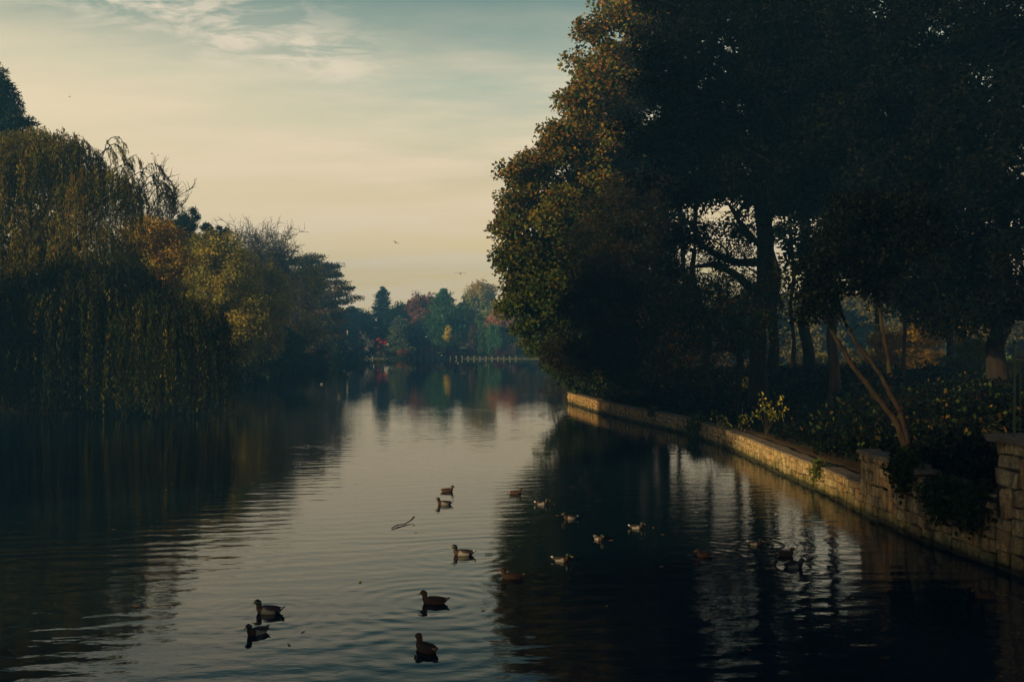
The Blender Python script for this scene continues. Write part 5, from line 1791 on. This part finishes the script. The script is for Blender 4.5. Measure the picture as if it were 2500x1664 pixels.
def duck_proto(kind, label):
    root = thing('duck', label, 'duck')
    # spine from tail to brow: x, z, half width, half height
    sp = [(-.300, .118, .012, .008), (-.262, .104, .048, .020), (-.215, .080, .078, .045), (-.150, .062, .104, .080), (-.06, .056, .120, .095), (.03, .054, .122, .098),
          (.11, .058, .110, .092), (.165, .080, .086, .078), (.190, .118, .062, .058), (.190, .150, .052, .050), (.190, .178, .052, .054), (.198, .206, .058, .060), (.222, .220, .058, .058),
          (.255, .214, .046, .046), (.276, .204, .026, .028), (.284, .200, .006, .006)]
    sides = 14
    P = np.array([(a, 0, b_) for a, b_, _, _ in sp])
    T = np.gradient(P, axis=0)
    T = unit(T)
    ang = np.arange(sides) * 2 * PI / sides
    rows = []
    for i, (x, z, wd, hh) in enumerate(sp):
        up = np.array([-T[i, 2], 0, T[i, 0]])
        rows.append(P[i] + np.array([0, 1, 0]) * np.cos(ang)[:, None] * wd + up * np.sin(ang)[:, None] * hh)
    V = np.concatenate(rows)
    idx = np.arange(len(sp) * sides).reshape(len(sp), sides)
    F = np.stack([idx[:-1], idx[1:], np.roll(idx[1:], -1, 1), np.roll(idx[:-1], -1, 1)], -1).reshape(-1, 4)
    ring = np.repeat(np.arange(len(sp) - 1), sides)
    if kind == 'drake':
        mats = [D_FLANK, D_BREAST, D_GREEN, D_BLACK, D_WHITE, D_BACK]
        mi = np.select([ring < 3, ring < 6, ring < 9, ring == 9], [3, 0, 1, 2], 2)
        sa = np.tile(np.arange(sides), len(sp) - 1)
        top = (sa >= 2) & (sa <= 4)
        mi = np.where((mi == 0) & top, 5, mi)
    elif kind == 'hen':
        mats = [H_BROWN, H_DARK, H_TIP]
        mi = np.select([ring < 1, ring < 10], [2, 0], 0)
        mi = np.where(ring >= 11, 0, mi)
    else:
        mats = [C_BLACK]
        mi = ring * 0
    link('body', make_mesh('body', V, F, None, mats=mats, mat_idx=mi, smooth=True), root)
    # bill
    bl = [(.268, .206, .024, .018), (.298, .192, .018, .012), (.330, .182, .020, .007), (.342, .179, .011, .003)]
    rows = []
    for (x, z, wd, hh) in bl:
        rows.append(np.stack([np.full(8, x), np.cos(ang[:1] * 0 + np.arange(8) * PI / 4) * wd, z + np.sin(np.arange(8) * PI / 4) * hh], -1))
    V = np.concatenate(rows)
    idx = np.arange(32).reshape(4, 8)
    F = np.stack([idx[:-1], idx[1:], np.roll(idx[1:], -1, 1), np.roll(idx[:-1], -1, 1)], -1).reshape(-1, 4)
    link('bill', make_mesh('bill', np.concatenate([V]), [F, idx[3:4, :].reshape(1, 8)], {'drake': B_YEL, 'hen': B_ORA, 'coot': D_WHITE}[kind], smooth=True), root)
    # folded wings: shells over the back, pale edge at the rear
    for s in (-1, 1):
        g1 = []
        nu, nv = 9, 4
        for i in range(nu):
            u = i / (nu - 1)
            x = .115 - u * .36
            ww = .112 * math.sin(PI * (0.18 + 0.74 * (1 - u))) * (1 - .35 * u) + .012
            zt = .158 - .03 * u + .012 * math.sin(PI * u)
            for j in range(nv):
                v = j / (nv - 1)
                g1.append((x - .02 * v, s * (.012 + (ww + .012) * math.sin(v * PI / 2 * .95)), zt - .072 * (1 - math.cos(v * PI / 2)) * (1 - .3 * u)))
        V = np.array(g1)
        V2 = V - np.array([0, s * .008, .012])
        A_ = np.arange(nu * nv).reshape(nu, nv)
        f = np.stack([A_[:-1, :-1], A_[1:, :-1], A_[1:, 1:], A_[:-1, 1:]], -1).reshape(-1, 4)
        f2 = f[:, ::-1] + nu * nv
        mat = {'drake': D_DARK, 'hen': H_DARK, 'coot': C_BLACK}[kind]
        link('wing', make_mesh('wing', np.concatenate([V, V2]), np.concatenate([f, f2]), mat, smooth=True), root)
    # tail fan with pale edges
    tv = [(-.22, .045, .104), (-.22, -.045, .104), (-.308, -.040, .138), (-.318, 0, .134), (-.308, .040, .138)]
    V = np.array(tv + [(x, y, z - .012) for x, y, z in tv])
    Ft = [[0, 4, 3, 2, 1], [5, 6, 7, 8, 9]]
    Fq = [[0, 1, 6, 5], [1, 2, 7, 6], [2, 3, 8, 7], [3, 4, 9, 8], [4, 0, 5, 9]]
    link('tail', make_mesh('tail', V, [np.array(Ft), np.array(Fq)], {'drake': D_BLACK, 'hen': H_DARK, 'coot': C_BLACK}[kind]), root)
    if kind != 'coot':
        for s in (-1, 1):
            q = np.array([(-.185, s * .066, .092), (-.19, s * .045, .112), (-.312, s * .030, .148), (-.310, s * .044, .136)])
            q = np.concatenate([q, q - np.array([0, s * .004, .012])])
            link('tail_feather', make_mesh('tail_feather', q, np.array([(0, 1, 2, 3), (7, 6, 5, 4), (0, 4, 5, 1), (1, 5, 6, 2), (2, 6, 7, 3), (3, 7, 4, 0)]), D_WHITE if kind == 'drake' else H_TIP), root)
    # pale wing bar seen along the folded wing's hind edge
    return root


protos = {}
for i, (dx, dy, hd, kd, s, lb) in enumerate(DUCKS):
    x, y = duck_xy[i]
    if kd not in protos:
        o = duck_proto(kd, lb)
        protos[kd] = o
        if kd == 'coot':
            o.name = 'coot'
            o['category'] = 'water bird'
    else:
        o = dup(protos[kd], lb)
    o['group'] = 'ducks swimming on the lake'
    o.location = (x, y, -0.012)
    o.rotation_euler = (0, 0, math.radians(hd))
    o.scale = (s * (0.86 if dx < 1200 else 0.74),) * 3
del protos['coot']['group']

# gulls in flight
G_WHITE = plain('gull_white', (0.75, 0.75, 0.72), 0.8, 0.2, 0.05)
G_GREY = plain('gull_grey', (0.12, 0.115, 0.11), 0.8, 0.2, 0.1)


def gull(label, loc, yaw, flap, roll, sc, mat, group):
    root = thing('gull', label, 'gull', loc, yaw, group)
    root.rotation_euler = (roll, 0, yaw)
    root.scale = (sc,) * 3
    prof = [(-.22, .01), (-.15, .035), (-.05, .065), (.06, .065), (.13, .045), (.18, .04), (.22, .03), (.25, .006)]
    ang = np.arange(8) * PI / 4
    V = np.concatenate([np.stack([np.full(8, x), np.cos(ang) * r, np.sin(ang) * r], -1) for x, r in prof])
    idx = np.arange(64).reshape(8, 8)
    F = np.stack([idx[:-1], idx[1:], np.roll(idx[1:], -1, 1), np.roll(idx[:-1], -1, 1)], -1).reshape(-1, 4)
    link('body', make_mesh('body', V, F, mat, smooth=True), root)
    for s in (-1, 1):
        st = [(0, .10, -.08, 0), (.20, .12, -.04, .5), (.38, .07, -.05, .35), (.56, -.06, -.12, -.05)]
        V = []
        z = 0.03
        for k, (yy, xf, xb, dz) in enumerate(st):
            zz = 0.03 + flap * math.sin(min(yy / .3, 1) * PI / 2) * .16 - abs(flap) * max(0, yy - .3) * .45 * (1 if flap > 0 else -.4)
            V += [(xf, s * yy, zz), (xb, s * yy, zz - .005), (xf, s * yy, zz - .018), (xb, s * yy, zz - .02)]
        V = np.array(V)
        F = []
        for k in range(3):
            a = k * 4
            F += [(a, a + 1, a + 5, a + 4), (a + 2, a + 6, a + 7, a + 3), (a, a + 4, a + 6, a + 2), (a + 1, a + 3, a + 7, a + 5)]
        F.append((12, 13, 15, 14))
        link('wing', make_mesh('wing', V, np.array(F), mat), root)
    tl = np.array([(-.18, .02, 0), (-.18, -.02, 0), (-.32, -.06, 0), (-.32, .06, 0), (-.18, .02, -.012), (-.18, -.02, -.012), (-.32, -.06, -.012), (-.32, .06, -.012)])
    link('tail', make_mesh('tail', tl, np.array([(0, 1, 2, 3), (7, 6, 5, 4), (0, 4, 5, 1), (1, 5, 6, 2), (2, 6, 7, 3), (3, 7, 4, 0)]), mat), root)
    return root


GULLS = [(1124, 668, 120, 1.35, 'gull gliding with spread wings in the sky left of the maple', 90, 0.5, 0.05, G_GREY), (966, 592, 130, 1.0, 'gull banking high over the middle of the lake', 60, 0.4, 0.5, G_GREY),
         (170, 236, 170, 0.8, 'tiny bird high above the tall willow', 20, 0.3, 0.2, G_GREY), (848, 812, 225, 1.3, 'white gull turning in front of the teal conifer at the far corner', 20, 1.2, 0.9, G_WHITE),
         (823, 828, 225, 1.0, 'white gull flying level before the teal shrubs', 90, 0.4, 0.1, G_WHITE), (918, 800, 230, 1.1, 'white gull gliding in front of the dark trees below the tallest pine', 85, 0.4, 0.1, G_WHITE),
         (825, 848, 222, 1.0, 'white gull low over the water, left one of the three together', 30, 0.9, 0.5, G_WHITE), (831, 850, 222, 1.0, 'white gull low over the water with raised wing, middle one of the three', 10, 1.5, 0.3, G_WHITE),
         (836, 843, 222, 0.9, 'white gull uppermost of the three together low over the water', 50, 0.6, 0.5, G_WHITE), (853, 850, 226, 1.4, 'white gull banking steeply just right of the group of three', 80, 0.5, 0.6, G_WHITE),
         (895, 853, 228, 1.3, 'white gull swooping over the left end of the posts', 70, 0.5, 0.6, G_WHITE), (937, 866, 235, 1.2, 'white gull landing at the posts below the tallest pine', 40, 1.3, 0.7, G_WHITE),
         (1041, 822, 235, 1.0, 'white gull in front of the smooth dark tree', 15, 0.2, 0.1, G_WHITE), (1072, 861, 240, 1.1, 'white gull flying past the stone platform', 85, 0.3, 0.05, G_WHITE),
         (1079, 867, 240, 1.0, 'white gull skimming the posts right of the stone platform', 20, 0.2, 0.1, G_WHITE), (1132, 850, 230, 1.2, 'white gull with raised wings in front of the large olive tree', 75, 1.4, 0.1, G_WHITE),
         (1125, 860, 225, 1.4, 'white gull flying low under the one with raised wings', 85, 0.3, -0.1, G_WHITE), (1202, 843, 215, 1.2, 'white gull in front of the pair of columnar conifers', 30, 1.5, 0.6, G_WHITE)]
for (x, y, Y, sc, lb, yaw, flap, roll, mt) in GULLS:
    gull(lb, (px(x, Y), Y, pz(y, Y)), math.radians(yaw), flap, roll, sc, mt, 'gulls in flight')

# gulls afloat far out: small white birds
def float_gull(label, x, y):
    Y = 4.5 * 2430 / (y - 832)
    root = thing('floating_gull', label, 'gull', (px(x, Y), Y, 0.0), random.uniform(0, 6), 'gulls resting on the water')
    prof = [(-.24, .09, .01), (-.14, .07, .06), (0, .06, .085), (.12, .08, .07), (.16, .13, .045), (.17, .18, .04), (.20, .20, .035), (.24, .19, .012)]
    ang = np.arange(8) * PI / 4
    V = np.concatenate([np.stack([np.full(8, a), np.cos(ang) * r, z + np.sin(ang) * r], -1) for a, z, r in prof])
    idx = np.arange(64).reshape(8, 8)
    F = np.stack([idx[:-1], idx[1:], np.roll(idx[1:], -1, 1), np.roll(idx[:-1], -1, 1)], -1).reshape(-1, 4)
    link('body', make_mesh('body', V, F, G_WHITE, smooth=True), root)


for x, y, lb in [(841, 905, 'white gull resting on the misty water near the left shore'), (1158, 900, 'white gull resting on the water in front of the green conifers reflection'), (1345, 915, 'white gull resting on the water under the low maple limb'),
                 (786, 938, 'tiny white gull resting on the water off the left bank'), (1118, 886, 'white gull resting on the water just before the posts'), (1376, 968, 'white gull perched at the waterline by the tip of the wall')]:
    float_gull(lb, x, y)

# floating stick
Y = 4.5 * 2430 / (1280 - 832)
st = Acc()
st.add(*tubes(np.array([[(-.22, -.55, .02), (-.12, -.2, .03), (.02, -.05, .02), (.14, .3, .04), (.21, .52, .10)]]), np.array([[.012, .014, .012, .014, .022]]), 6))
thing('floating_stick', 'thin dark stick floating on the open water left of the drakes', 'stick', (px(985, Y), Y, 0.0), mesh=st.mesh('floating_stick', BARK))

# fallen leaves afloat
LF = plain('fallen_leaf', (0.42, 0.27, 0.035), 0.6, 0.3, 0.3)
LO = plain('fallen_leaf_orange', (0.38, 0.13, 0.03), 0.6, 0.3, 0.3)
V = np.array([(-.07, 0, .012), (-.02, .03, .004), (.03, .025, .004), (.075, 0, .015), (.03, -.025, .004), (-.02, -.03, .004), (0, 0, 0.0)])
FL = np.array([(0, 6, 1), (1, 6, 2), (2, 6, 3), (3, 6, 4), (4, 6, 5), (5, 6, 0)])
lm = make_mesh('floating_leaf', V, FL, LF)
lm2 = make_mesh('floating_leaf', V, FL, LO)
LEAVES = [(1353, 1230, 0, 'between the farthest pale drake and the bluish drake'), (1360, 1258, 0, 'just left of the bluish grey drake'), (1595, 1288, 0, 'just right of the drake under the bright strip'),
          (1618, 1305, 0, 'below and right of the drake under the bright strip'), (1490, 1319, 1, 'close right of the drake seen from behind'), (1396, 1360, 0, 'close right of the nearest pale drake on the dark water'),
          (1614, 1383, 0, 'alone on the black water right of the pale drakes'), (1946, 1347, 0, 'beside the very dark hen near the wall'), (2454, 1453, 0, 'just right of the hen below the pier'), (2498, 1470, 0, 'at the right edge of the picture below the pier'),
          (1829, 1586, 1, 'near the bottom edge on the glittering patch'), (2443, 1652, 1, 'in the bottom right corner'), (420, 1180, 0, 'on the dark water at left, farther one of a close pair'), (405, 1195, 0, 'on the dark water at left, nearer one of a close pair'),
          (277, 1292, 0, 'alone on the dark water farthest to the left'), (740, 1542, 0, 'right of the two lower left drakes, upper of two'), (706, 1574, 1, 'right of the two lower left drakes, lower of two'), (1066, 1246, 0, 'just below the second farthest duck'),
          (1016, 1300, 0, 'just below the floating stick'), (2236, 1356, 0, 'below the tall wall section'), (640, 1255, 0, 'on the ripples where the willow reflection ends'), (505, 1365, 0, 'far left on the bright water'),
          (868, 1180, 0, 'on bright water well left of the farthest ducks'), (1180, 1490, 1, 'at the edge of the dark reflection right of the brown hen'), (880, 1420, 0, 'on bright water left of the dark brown hen'), (1480, 1480, 0, 'alone on the black water low in the middle'),
          (1700, 1250, 0, 'among the bright reflections above the flock'), (2080, 1460, 0, 'on the black water under the wall reflection'), (330, 1480, 1, 'low at left among the broken reflections'), (1290, 1600, 0, 'near the bottom edge at the dark reflection')]
for (x, y, kd, lb) in LEAVES:
    Y = 4.5 * 2430 / (y - 832)
    o = thing('floating_leaf', 'small %s leaf afloat %s' % ('orange' if kd else 'yellow', lb), 'leaf', (px(x, Y), Y, 0.004), random.uniform(0, 6), 'autumn leaves afloat on the lake', mesh=lm2 if kd else lm)
    o.scale = (random.uniform(.7, 1.1),) * 3

# ================================================================== HAZE
HZ = True
if HZ:
    bm = bmesh.new()
    zmax = HAZE_TOP
    bmesh.ops.create_cube(bm, size=1.0, matrix=Matrix.LocRotScale(Vector((0, 130, (zmax - 2.8) / 2)), None, Vector((690, 600, zmax + 2.8))))
    me = bpy.data.meshes.new('haze')
    bm.to_mesh(me)
    bm.free()
    m = bpy.data.materials.new('haze')
    m.use_nodes = True
    t = NT(m.node_tree)
    vol = t.n('ShaderNodeVolumePrincipled')
    vol.inputs['Color'].default_value = (0.15, 0.50, 1.0, 1)
    vol.inputs['Density'].default_value = HAZE_D
    vol.inputs['Anisotropy'].default_value = 0.1
    o = t.n('ShaderNodeOutputMaterial')
    t.link(vol.outputs[0], o.inputs['Volume'])
    me.materials.append(m)
    h = link('haze', me)
    h['kind'] = 'stuff'

print('TRIS', sum(sum(len(p.vertices) - 2 for p in o.data.polygons) if len(o.data.polygons) < 50000 else len(o.data.polygons) * 2 for o in bpy.data.objects if o.type == 'MESH'))
